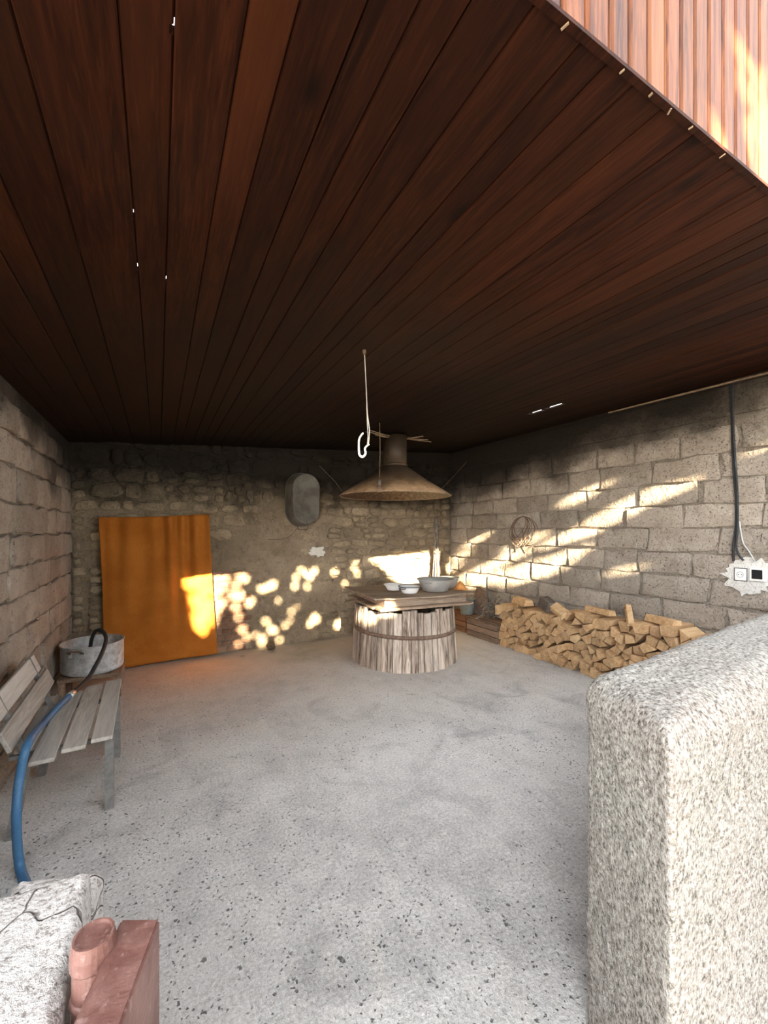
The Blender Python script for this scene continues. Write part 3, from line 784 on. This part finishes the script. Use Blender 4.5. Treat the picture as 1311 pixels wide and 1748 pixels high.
# hood
HC = Vector((2.637, 4.43, 0)); zr = 2.035
hood = thing('smoke_hood', (HC.x, HC.y, zr), 'brown conical sheet metal smoke hood with flue above the barrel', 'hood')
part('cone', lathe([(.700, zr), (.705, zr + .008), (.42, zr + .185), (.155, zr + .375), (.150, zr + .375), (.418, zr + .180), (.698, zr + .002)], HC, 56, True), 'hood', hood, True)
part('cone_lining', lathe([(.690, zr + .002), (.410, zr + .176), (.147, zr + .368)][::-1] + [(.686, zr - .001), (.406, zr + .172), (.144, zr + .364)], HC, 56, True), 'hood_in', hood, True)
part('rolled_rim', tube([HC + Vector((.703 * math.cos(a), .703 * math.sin(a), zr)) for a in np.linspace(0, 2 * math.pi, 64, endpoint=False)], .008, 8, True), 'stick', hood, True)
fz = ceil_z(HC.x) + .004
part('flue', lathe([(.150, zr + .36), (.150, fz - .03), (.144, fz - .03), (.144, zr + .36)], HC, 40, True), 'hood', hood, True)
part('flue_collar', lathe([(.152, zr + .37), (.158, zr + .375), (.158, zr + .40), (.152, zr + .405)], HC, 40), 'hood', hood, True)
part('stay_wire', tube([on_y(752, 836, 4.2), on_y(768, 820, 4.5), on_y(797, 788, 5.1)], .003, 5), 'stick', hood)
part('stay_wire', tube([on_y(583, 838, 4.75), on_y(572, 822, 4.9), on_y(545, 795, 5.2)], .003, 5), 'twig', hood)
rt = random.Random(12)
for k in range(12):                                     # dry reed ends wedged round the flue under the ceiling
    sx = -1 if k < 6 else 1
    a_ = HC + Vector((sx * .12, rt.uniform(-.12, .0), fz - rt.uniform(.035, .09))); b_ = a_ + Vector((sx * rt.uniform(.12, .40), rt.uniform(-.2, .05), rt.uniform(-.02, .035)))
    b_.z = min(b_.z, ceil_z(b_.x) - .012)
    part('reed', tube([a_, b_], .005, 5), 'stick', hood)

# bulb and hook
bt = on_ceil(648, 722); bt.z = ceil_z(bt.x)
bx, by_ = bt.x, bt.y; kz = lambda y: EYE + (HY - y) * (math.hypot(bx, by_) * math.cos(math.atan2(bx, by_) - TH)) / FPX
lamp = thing('hanging_bulb', (bx, by_, kz(842)), 'bare clear glass bulb hanging on a cord before the hood', 'lamp')
part('cord', tube(spline([(bx, by_, bt.z), (bx + .006, by_, kz(770)), (bx - .003, by_, kz(815))], 5), .0032, 6), 'stick', lamp)
part('holder', lathe([(.006, 0), (.016, -.005), (.018, -.02), (.018, -.055), (.014, -.062)], (bx, by_, kz(818)), 16), 'tub', lamp, True)
bz = kz(842)
part('glass_bulb', lathe([(0, 0), (.020, .005), (.034, .022), (.036, .042), (.026, .068), (.016, .085), (.015, .10)], (bx, by_, bz), 20), 'glass', lamp, True)

hk = on_ceil(622, 598); hk.z = ceil_z(hk.x)
fw = hk.x * ST + hk.y * CT
def hz(x, y): return Vector((hk.x + (x - 622) * CT * fw / FPX, hk.y - (x - 622) * ST * fw / FPX, EYE + (HY - y) * fw / FPX))
hook = thing('hanging_hook', hk, 'white wire hook dangling on a long wire from the ceiling', 'hook')
part('wire', tube([hk, hz(625, 660), hz(627, 705), hz(631, 735), hz(629, 760)], .0030, 6), 'wire', hook)
part('wire', tube([hz(626, 690), hz(627, 720), hz(628.5, 745), hz(627, 762)], .0030, 6), 'wire', hook)
part('hook', tube(spline([hz(630, 758), hz(623, 765), hz(624, 774), hz(619, 780), hz(613.5, 776), hz(612.5, 764), hz(613, 750), hz(618, 741), hz(620.5, 740)], 6), [.0062] * 49, 8), 'plastic', hook, True)
part('eye', lathe([(.004, -.03), (.010, -.02), (.012, 0)], hk, 10), 'rust', hook)

# oval tub on the back wall
tub = thing('oval_tub', (1.77, YB - .05, 1.68), 'oval grey zinc tub hung upright on the back wall', 'tub')
def stadium(cx, cz, w, h, y, n=16):
    r = w / 2; o = []
    for k in range(n + 1): a = math.pi * k / n; o.append(Vector((cx + r * math.cos(a), y, cz + h / 2 - r + r * math.sin(a))))
    for k in range(n + 1): a = math.pi + math.pi * k / n; o.append(Vector((cx + r * math.cos(a), y, cz - h / 2 + r + r * math.sin(a))))
    return o
rings = [stadium(1.775, 2.03, .44, .75, YB - .048), stadium(1.775, 2.03, .43, .74, YB - .06), stadium(1.775, 2.03, .385, .69, YB - .29), stadium(1.775, 2.03, .365, .67, YB - .298), stadium(1.775, 2.03, .345, .65, YB - .292)]
V = [p for r_ in rings for p in r_]; k = len(rings[0])
F = [(i * k + j, i * k + (j + 1) % k, (i + 1) * k + (j + 1) % k, (i + 1) * k + j) for i in range(4) for j in range(k)] + [tuple(4 * k + j for j in range(k)), tuple(range(k - 1, -1, -1))]
part('body', (V, F), 'tub', tub, True)
part('rim', tube(stadium(1.775, 2.03, .446, .756, YB - .05), .008, 6, True), 'tub', tub, True)
part('handle', tube(spline([(1.70, YB - .12, 1.66), (1.72, YB - .13, 1.61), (1.83, YB - .13, 1.61), (1.85, YB - .12, 1.66)], 5), .006, 6), 'rust', tub, True)
tag(part('cord', tube(spline([on_y(507, 902, YB - .04), on_y(497, 914, YB - .03), on_y(482, 920, YB - .03), on_y(458, 921, YB - .02)], 6), .005, 6), 'rust'), 'thin dark cord trailing on the back wall below the oval tub', 'cord')

# sheaf of poles in the corner
sh = thing('pole_sheaf', (4.03, 5.42, 0), 'sheaf of thin poles standing in the far corner, spread at the foot', 'poles')
rp = random.Random(3)
for k in range(9):
    a = rp.uniform(0, 6.28); r0 = rp.uniform(.05, .13); top = rp.uniform(1.5, 1.85)
    p0 = Vector((4.03 + r0 * math.cos(a), 5.42 + r0 * math.sin(a), 0)); p1 = Vector((4.03 + .035 * math.cos(a), 5.42 + .035 * math.sin(a), 1.25)); p2 = Vector((4.03 + .02 * math.cos(a), 5.42 + .02 * math.sin(a), top))
    part('pole', tube(spline([p0, p1, p2], 4), rp.uniform(.010, .017), 7), rp.choice(('stick', 'twig', 'twig')), sh, True)
part('binding', lathe([(.055, 1.22), (.060, 1.225), (.060, 1.25), (.055, 1.255)], (4.03, 5.42, 0), 16), 'rust', sh)

# ------------------------------------------------------------------ crates, bucket, brushwood, firewood along the right wall
def crate(x0, x1, y0, y1, h, mat, label):
    t = thing('wooden_crate', ((x0 + x1) / 2, (y0 + y1) / 2, 0), label, 'crate')
    nb = 3; bh = h / nb
    for k in range(nb):
        part('side_board', bevbox(x0, x0 + .016, y0, y1, k * bh + .002, (k + 1) * bh - .006, .002), mat, t)
        part('side_board', bevbox(x1 - .016, x1, y0, y1, k * bh + .002, (k + 1) * bh - .006, .002), mat, t)
        part('end_board', bevbox(x0 + .017, x1 - .017, y0, y0 + .016, k * bh + .002, (k + 1) * bh - .006, .002), mat, t)
        part('end_board', bevbox(x0 + .017, x1 - .017, y1 - .016, y1, k * bh + .002, (k + 1) * bh - .006, .002), mat, t)
    wl = (x1 - x0) / 3
    for k in range(3): part('lid_board', bevbox(x0 + k * wl + .002, x0 + (k + 1) * wl - .003, y0 - .008, y1 + .008, h, h + .014, .002), mat, t)
crate(4.13, 4.46, 4.16, 4.79, .27, 'cratewood', 'brown weathered wooden crate next to the firewood stack')
crate(4.18, 4.46, 4.88, 5.36, .25, 'cratered', 'reddish wooden crate behind the barrel under the pail')
pl = Vector((4.30, 4.98, .265)); pail = thing('pail', pl, 'grey-green pail standing on the reddish crate', 'pail')
part('body', lathe([(0, 0), (.095, 0), (.100, .01), (.128, .235), (.134, .24), (.134, .248), (.124, .248), (.096, .012), (0, .010)], pl, 32), 'pail', pail, True)
part('bail', tube([pl + Vector((.13 * math.cos(a) * .2, .133 * math.cos(a), .235 + .02 * math.sin(a))) + Vector((-.115 * math.sin(a), 0, 0)) for a in np.linspace(0, math.pi, 14)], .004, 6), 'iron', pail, True)
o = [Vector((4.40, 4.83 + a, .285 + b)) for a, b in ((-.27, 0), (.02, 0), (.05, .34), (.0, .42), (-.07, .44), (-.16, .37), (-.23, .24))]
bb = part('board', extr([p + Vector((-.03, 0, 0)) for p in o], (.025, 0, .0)), 'brownboard'); tag(bb, 'dark brown round-topped board leaning on the wall behind the crates', 'board')
bw = thing('brushwood', (4.32, 4.30, .285), 'heap of thin dry twigs piled on the brown crate', 'brushwood')
rt = random.Random(17)
for k in range(46):
    c0 = Vector((4.30 + rt.uniform(-.10, .10), 4.45 + rt.uniform(-.12, .14), .30 + rt.uniform(0, .22)))
    dd = Vector((rt.uniform(-.6, .6), rt.uniform(-1, .8), rt.uniform(-.45, .6))).normalized() * rt.uniform(.08, .20)
    a_, b_ = c0 - dd, c0 + dd
    for p in (a_, b_): p.z = max(p.z, .292); p.x = min(p.x, 4.455); p.y = min(p.y, 4.545)
    mid = (a_ + b_) / 2 + Vector((rt.uniform(-.02, .02),) * 3); mid.z = max(mid.z, .292)
    part('twig', tube(spline([a_, mid, b_], 3), rt.uniform(.004, .009), 5), 'stick' if rt.random() < .15 else 'twig', bw)

# Voronoi cells give the tight split-log ends
rf = random.Random(29)
Y0, Y1 = 1.75, 4.07
def ztop(y): return .56 + .10 * max(0, min(1, (3.6 - y) / 1.2)) + .03 * math.sin(y * 7)
pts = []
tries = 0
while tries < 9000 and len(pts) < 300:
    tries += 1; p = (rf.uniform(Y0, Y1), rf.uniform(.02, .72))
    if p[1] > ztop(p[0]) - .03: continue
    if all(math.hypot((p[0] - q[0]), (p[1] - q[1]) * 1.15) > .080 for q in pts): pts.append(p)
def clip(poly, a, b, c):
    out = []
    for i in range(len(poly)):
        p, q = poly[i - 1], poly[i]; dp = a * p[0] + b * p[1] - c; dq = a * q[0] + b * q[1] - c
        if (dp <= 0) != (dq <= 0):
            t = dp / (dp - dq); out.append((p[0] + t * (q[0] - p[0]), p[1] + t * (q[1] - p[1])))
        if dq <= 0: out.append(q)
    return out
nlog = 0
for i, p in enumerate(pts):
    poly = [(p[0] - .075, max(.0, p[1] - .07)), (p[0] + .075, max(.0, p[1] - .07)), (p[0] + .075, p[1] + .065), (p[0] - .075, p[1] + .065)]
    for j, q in enumerate(pts):
        if i == j or abs(q[0] - p[0]) > .16 or abs(q[1] - p[1]) > .16: continue
        a, b = q[0] - p[0], q[1] - p[1]; poly = clip(poly, a, b, (q[0] ** 2 + q[1] ** 2 - p[0] ** 2 - p[1] ** 2) / 2)
        if len(poly) < 3: break
    if len(poly) < 3: continue
    m_ = [poly[0]]
    for q in poly[1:]:
        if math.hypot(q[0] - m_[-1][0], q[1] - m_[-1][1]) > .012: m_.append(q)
    if len(m_) < 3: continue
    poly = m_
    def short(pl): return min(range(len(pl)), key=lambda k: math.dist(pl[k - 1], pl[k]) + math.dist(pl[k], pl[(k + 1) % len(pl)]))
    while len(poly) > (4 if rf.random() < .7 else 5): poly.pop(short(poly))
    if len(poly) == 4 and rf.random() < .3: poly.pop(short(poly))
    cy = sum(q[0] for q in poly) / len(poly); cz = sum(q[1] for q in poly) / len(poly)
    poly = [(cy + (q[0] - cy) * .94, max(.001, cz + (q[1] - cz) * .92)) for q in poly]
    xf0 = 4.13 + rf.uniform(-.045, .055) - .02 * (3.2 - cy > 0); L = 4.462 - xf0 - rf.uniform(0, .02)
    tl = rf.uniform(-.12, .12); n = len(poly)
    V = [Vector((xf0 + tl * (q[0] - cy) + rf.uniform(-.004, .004), q[0], q[1])) for q in poly] + [Vector((xf0 + L, cy + (q[0] - cy) * .9, max(.002, cz + (q[1] - cz) * .9))) for q in poly]
    F = [tuple(range(n)), tuple(range(2 * n - 1, n - 1, -1))] + [(k, (k + 1) % n, n + (k + 1) % n, n + k) for k in range(n)]
    lo = part('firewood_log', (V, F), 'fire')
    rowt = 'bottom row' if cz < .11 else ('upper rows' if cz > ztop(cy) - .14 else 'middle rows')
    sec = 'beside the brown crate' if cy > 3.45 else ('half way along' if cy > 2.7 else 'towards the rendered wall')
    tag(lo, f'split firewood log in the {rowt} of the stack, {sec}', 'firewood', f'logs in the {rowt} of the firewood stack, {sec}')
    nlog += 1
def toplog(p, L, w, h, rz, ry, rx, mat, label):
    v, f = bevbox(-L / 2, L / 2, -w / 2, w / 2, 0, h, .006)
    v = [Vector((q.x, q.y * (1 - .35 * (q.z / h)), q.z + .008 * noise.noise(q * 9 + Vector(p)))) for q in v]
    m = Matrix.Translation(p) @ Matrix.Rotation(rz, 4, 'Z') @ Matrix.Rotation(ry, 4, 'Y') @ Matrix.Rotation(rx, 4, 'X')
    tag(part('firewood_log', xf((v, f), m), mat), label, 'firewood')
toplog((4.27, 3.83, .60), .30, .16, .085, math.radians(75), 0, 0, 'fire', 'pale barkless log lying along the top left of the firewood stack')
toplog((4.33, 3.47, .60), .30, .17, .12, math.radians(60), math.radians(-8), 0, 'bark', 'dark bark-covered log lying on top of the firewood stack')
toplog((4.22, 3.20, .62), .26, .15, .055, math.radians(68), math.radians(-14), math.radians(-38), 'fire', 'smooth pale brick-shaped log tilted on top of the firewood stack')
toplog((4.27, 2.42, .70), .32, .075, .05, math.radians(35), math.radians(-26), 0, 'fire', 'long thin split stick sticking up from the firewood stack')
toplog((4.28, 2.75, .675), .34, .11, .06, math.radians(80), 0, 0, 'fire', 'long flat log lying along the stack behind the upright stick')
toplog((4.26, 2.10, .69), .33, .12, .07, math.radians(70), 0, .1, 'fire', 'flat log on top of the stack nearest the rendered wall')

# ------------------------------------------------------------------ right wall fittings
for lab, pp in (('dark cable running down the right wall to the left of the socket', [(1248, 655), (1250, 740), (1252, 800), (1256, 850), (1256, 900), (1252, 930), (1252, 958)]),
                ('dark cable running down the right wall to the socket', [(1251, 655), (1252, 740), (1256, 800), (1259, 850), (1259, 900), (1257, 930), (1260, 945), (1269, 957)])):
    tag(part('cable', tube(spline([on_x(a, b, XR - .058 - (.019 if pp[0][0] == 1251 else 0)) for a, b in pp], 6), .0085, 7), 'black', None, True), lab, 'cable')
tag(part('cable', tube(spline([on_x(a, b, XR - .056) for a, b in ((1262, 890), (1268, 925), (1279, 942), (1288, 958))], 6), .0065, 7), 'zinc', None, True), 'short pale grey cable ending above the thermostat', 'cable')
def plate(name, x0, x1, y0, y1, label, cat):
    a, b = on_x(x0, y1, XR - .0520), on_x(x1, y0, XR - .0520)
    ya, yb = sorted((a.y, b.y)); za, zb = sorted((a.z, b.z))
    t = thing(name, (XR - .0520, (ya + yb) / 2, za), label, cat); return t, ya, yb, za, zb
t, ya, yb, za, zb = plate('wall_socket', 1253, 1276, 970, 991, 'white wall socket in a dark outline on the plaster patch', 'socket')
part('frame', bevbox(XR - .0560, XR - .0440, ya, yb, za, zb, .002), 'iron', t)
part('face', bevbox(XR - .0640, XR - .0520, ya + .008, yb - .008, za + .008, zb - .008, .003), 'plastic', t)
yc, zc = (ya + yb) / 2, (za + zb) / 2
part('recess', xf(lathe([(.020, 0), (.022, .002), (.026, .002), (.026, 0)], (0, 0, 0), 24), Matrix.Translation((XR - .0635, yc, zc)) @ Matrix.Rotation(math.radians(-90), 4, 'Y')), 'zinc', t, True)
for k in (-1, 1): part('pin_hole', xf(lathe([(.004, 0), (.004, .002), (0, .002)], (0, 0, 0), 10), Matrix.Translation((XR - .0635, yc + k * .010, zc)) @ Matrix.Rotation(math.radians(-90), 4, 'Y')), 'screen', t)
t, ya, yb, za, zb = plate('thermostat', 1280, 1307, 970, 991, 'white framed wall unit with a black display beside the socket', 'switch')
part('frame', bevbox(XR - .0660, XR - .0440, ya, yb, za, zb, .003), 'plastic', t)
part('display', bevbox(XR - .0690, XR - .0620, ya + .016, yb - .016, za + .018, zb - .018, .002), 'screen', t)
# wire coil
coil = thing('wire_coil', on_x(897, 928, XR - .06), 'coil of thin rusty wire hanging on a nail in the right wall', 'wire')
rw = random.Random(6); tp = on_x(893, 882, XR - .058)
for k in range(9):
    ry, rz_ = rw.uniform(.10, .30), rw.uniform(.14, .21); oy = rw.uniform(-.16, .16)
    part('strand', tube([tp + Vector((-.008 * rw.random(), oy * (1 - math.cos(a)) / 2 + ry * math.sin(a) * .8, -rz_ * (1 - math.cos(a)))) for a in np.linspace(0, 2 * math.pi, 30, endpoint=False)], .0042, 5, True), 'rust', coil)
for k in range(4):
    a_ = tp + Vector((-.005, rw.uniform(-.1, .1), -.33)); part('loose_end', tube([a_, a_ + Vector((-.01, rw.uniform(-.15, .15), rw.uniform(-.12, -.04)))], .004, 5), 'rust', coil)
part('nail', bar(tp + Vector((.02, 0, .004)), tp + Vector((-.025, 0, .008)), .006, .006), 'rust', coil)

# litter by the back wall
lit = [(463, 1111, 'stone', 'dark small stone lying at the foot of the back wall'), (448, 1112, 'leaf', 'pale dry leaf beside the dark stone by the back wall'), (377, 1117, 'leaf', 'pale dry leaf near the curtain hem'), (412, 1121, 'leaf', 'pale dry leaf on the floor between curtain and stone'), (528, 1095, 'leaf', 'pale dry leaf on the floor left of the barrel'), (572, 1087, 'leaf', 'pale dry leaf by the wall next to the barrel')]
for k, (a, b, kk, lab) in enumerate(lit):
    p = on_z(a, b, 0); p.y = min(p.y, YB - .09)
    if kk == 'stone':
        o = inst('pebble', fieldM[3], Matrix.Translation((p.x, p.y, .045)) @ Matrix.Diagonal((.12, .09, .08, 1))); tag(o, lab, 'stone')
    else:
        V = [p + Vector((.035 * math.cos(t_) * (1 + .3 * math.cos(t_)), .02 * math.sin(t_), .006 + .012 * abs(math.sin(t_ + k)))) for t_ in np.linspace(0, 6.28, 9)[:-1]] + [p + Vector((0, 0, .004))]
        o = part('fallen_leaf', (V, [(i, (i + 1) % 8, 8) for i in range(8)]), 'dryleaf'); sm = o.modifiers.new('t', 'SOLIDIFY'); sm.thickness = .002; tag(o, lab, 'leaf')

# ------------------------------------------------------------------ the yard tree whose foliage dapples the sun
YT = -7.0
def proj(p):
    k = (p.y - YT) / SUN.y; return (p.x - SUN.x * k, p.z - SUN.z * k)
holes, polys = [], []
z5 = lambda a, b: (360 + a / 5.042, 840 + b / 5.042)
for a, b, r in ((245, 725, .05), (290, 745, .05), (215, 800, .05), (190, 890, .06), (250, 890, .06), (210, 990, .045), (330, 955, .04), (350, 930, .03), (238, 1070, .035), (268, 1180, .038), (310, 1250, .03), (440, 835, .045), (485, 815, .05), (535, 795, .05),
                (775, 670, .04), (735, 735, .04), (820, 695, .05), (890, 680, .05), (850, 730, .05), (720, 805, .038), (830, 815, .03), (1060, 690, .04), (1235, 645, .045), (1262, 705, .03), (1155, 785, .035), (475, 1115, .04), (520, 1185, .055), (440, 1262, .055), (555, 1195, .03), (440, 1305, .03),
                (890, 1075, .055), (905, 1100, .055), (855, 1135, .04), (640, 1150, .025), (685, 1100, .02), (690, 1030, .022), (580, 930, .018), (740, 990, .015), (235, 1310, .025), (590, 1270, .02), (380, 1230, .022), (60, 740, .06), (120, 745, .06), (60, 860, .05), (110, 820, .05), (100, 950, .045), (60, 1000, .04)):
    px, py = z5(a, b); holes.append((*proj(on_y(px, py, YB - .03)), r * .42))
def addpoly(pp, pl, keep=0.0): polys.append(([proj(pl(a, b)) for a, b in pp], keep))
by = lambda a, b: on_y(a, b, YB - .02); rx = lambda a, b: on_x(a, b, XR - .015); fy = lambda a, b: on_y(a, b, YF - .02)
cy_ = lambda a, b: on_y(a, b, 5.54)
addpoly([(300, 960), (372, 960), (376, 1060), (352, 1088), (328, 1078), (320, 1020)], cy_, .02)
addpoly([(640, 962), (668, 955), (700, 940), (748, 940), (750, 1010), (690, 1010), (665, 985)], by, .0)
for px, py, r in ((985, 850, .045), (1010, 838, .03), (1060, 870, .06), (1095, 852, .06), (1132, 842, .045), (1025, 890, .07), (990, 910, .06), (948, 925, .05), (880, 932, .04), (905, 922, .035), (965, 948, .05), (940, 965, .06),
                  (905, 968, .07), (885, 985, .10), (850, 985, .10), (820, 993, .08), (868, 952, .07), (832, 970, .07), (800, 930, .035), (780, 952, .05), (818, 918, .03), (765, 972, .06), (800, 985, .08), (1058, 976, .03), (1085, 862, .05), (925, 978, .06), (1290, 770, .008)):
    holes.append((*proj(rx(px, py)), r * .8))
for pp in ([(1104, 15), (1122, 20), (1146, 100), (1140, 125), (1118, 95)], [(1138, 130), (1162, 165), (1182, 235), (1160, 232)],
           [(1192, 105), (1218, 140), (1246, 210), (1262, 310), (1238, 300), (1212, 230)], [(1236, 0), (1278, 50), (1330, 130), (1440, 330), (1440, 520), (1311, 370), (1268, 230), (1256, 110)],
           [(1165, 0), (1192, 0), (1208, 65), (1188, 65)], [(1060, 60), (1072, 62), (1086, 110), (1074, 108)], [(1300, 0), (1360, 0), (1420, 90), (1400, 180)]): addpoly(pp, fy, .0)
# bright bits on the table edge and barrel
for px, py, Y in ((668, 1032, 3.82), (672, 1040, 3.82), (655, 1040, 3.80), (630, 1043, 4.0), (618, 1046, 4.05), (645, 1052, 3.85)):
    holes.append((*proj(on_y(px, py, Y)), .035))

N1, N2, N3 = 90000, 52000, 20000
u = np.concatenate([rng.uniform(-4.6, 5.2, N1), rng.uniform(-2.9, 3.4, N2), rng.uniform(-1.6, 3.4, N3)])
v = np.concatenate([rng.uniform(.9, 6.9, N1), rng.uniform(3.6, 5.5, N2), rng.uniform(5.2, 6.5, N3)])
wleaf = np.concatenate([rng.uniform(.045, .075, N1), rng.uniform(.022, .036, N2), rng.uniform(.03, .05, N3)])
NL = N1 + N2 + N3; dy = rng.uniform(-.9, .9, NL); rad = wleaf
keep = np.ones(NL, bool)
for hu, hv, hr in holes: keep &= (np.hypot(u - hu, v - hv) > hr + rad * .92)
def inside(P):
    r = np.zeros(NL, bool); n = len(P)
    for i in range(n):
        (x1, y1), (x2, y2) = P[i - 1], P[i]
        c = ((y1 > v) != (y2 > v)); xx = (x2 - x1) * (v - y1) / ((y2 - y1) if y2 != y1 else 1e-9) + x1
        r ^= c & (u < xx)
    return r
rr_ = rng.uniform(0, 1, NL)
ju, jv = rng.normal(0, .02, NL), rng.normal(0, .02, NL)
u0_, v0_ = u, v; u, v = u + ju, v + jv
for P, kp in polys: keep &= ~(inside(P) & (rr_ > .008 + kp * .2))
u, v = u0_, v0_
# thin the crown towards its rim
edge = np.hypot((u - .3) / 5.0, (v - 3.9) / 3.1); keep &= (edge < .9 + rng.uniform(0, .12, NL))
u, v, dy, wleaf = u[keep], v[keep], dy[keep], wleaf[keep]; NL = len(u)
px_ = u + SUN.x * dy; py_ = YT + dy; pz_ = v + SUN.z * dy
sd = np.array(SUN.normalized()); e1_ = np.cross(sd, [0, 0, 1.0]); e1_ /= np.linalg.norm(e1_); e2_ = np.cross(e1_, sd)
ang = rng.uniform(0, 2 * np.pi, NL); tl = rng.uniform(-.5, .5, NL)
d1 = np.cos(ang)[:, None] * e1_ + np.sin(ang)[:, None] * e2_ ; d2 = -np.sin(ang)[:, None] * e1_ + np.cos(ang)[:, None] * e2_ + tl[:, None] * sd
C = np.stack([px_, py_, pz_], 1)
verts = np.stack([C - d1 * wleaf[:, None], C + d2 * (wleaf * .62)[:, None], C + d1 * wleaf[:, None], C - d2 * (wleaf * .62)[:, None]], 1).reshape(-1, 3)
me = bpy.data.meshes.new('foliage')
me.vertices.add(NL * 4); me.vertices.foreach_set('co', verts.ravel())
me.loops.add(NL * 4); me.loops.foreach_set('vertex_index', np.arange(NL * 4, dtype=np.int32))
me.polygons.add(NL); me.polygons.foreach_set('loop_start', np.arange(0, NL * 4, 4, dtype=np.int32)); me.polygons.foreach_set('loop_total', np.full(NL, 4, dtype=np.int32))
me.update(); me.materials.append(M['leaf'])
tree = thing('tree', (.3, YT, -.01), 'broad leafy tree in the yard behind the viewer, letting spots of sun through', 'tree')
fo = link(bpy.data.objects.new('foliage', me), tree); fo['kind'] = 'stuff'
part('trunk', tube(spline([(.3, YT - .2, -.02), (.35, YT, 1.0), (.2, YT - .1, 2.4)], 5), [.2 - .006 * i for i in range(11)], 10), 'bark', tree, True)
print('logs', nlog, 'leaves', NL, 'objects', len(bpy.data.objects))
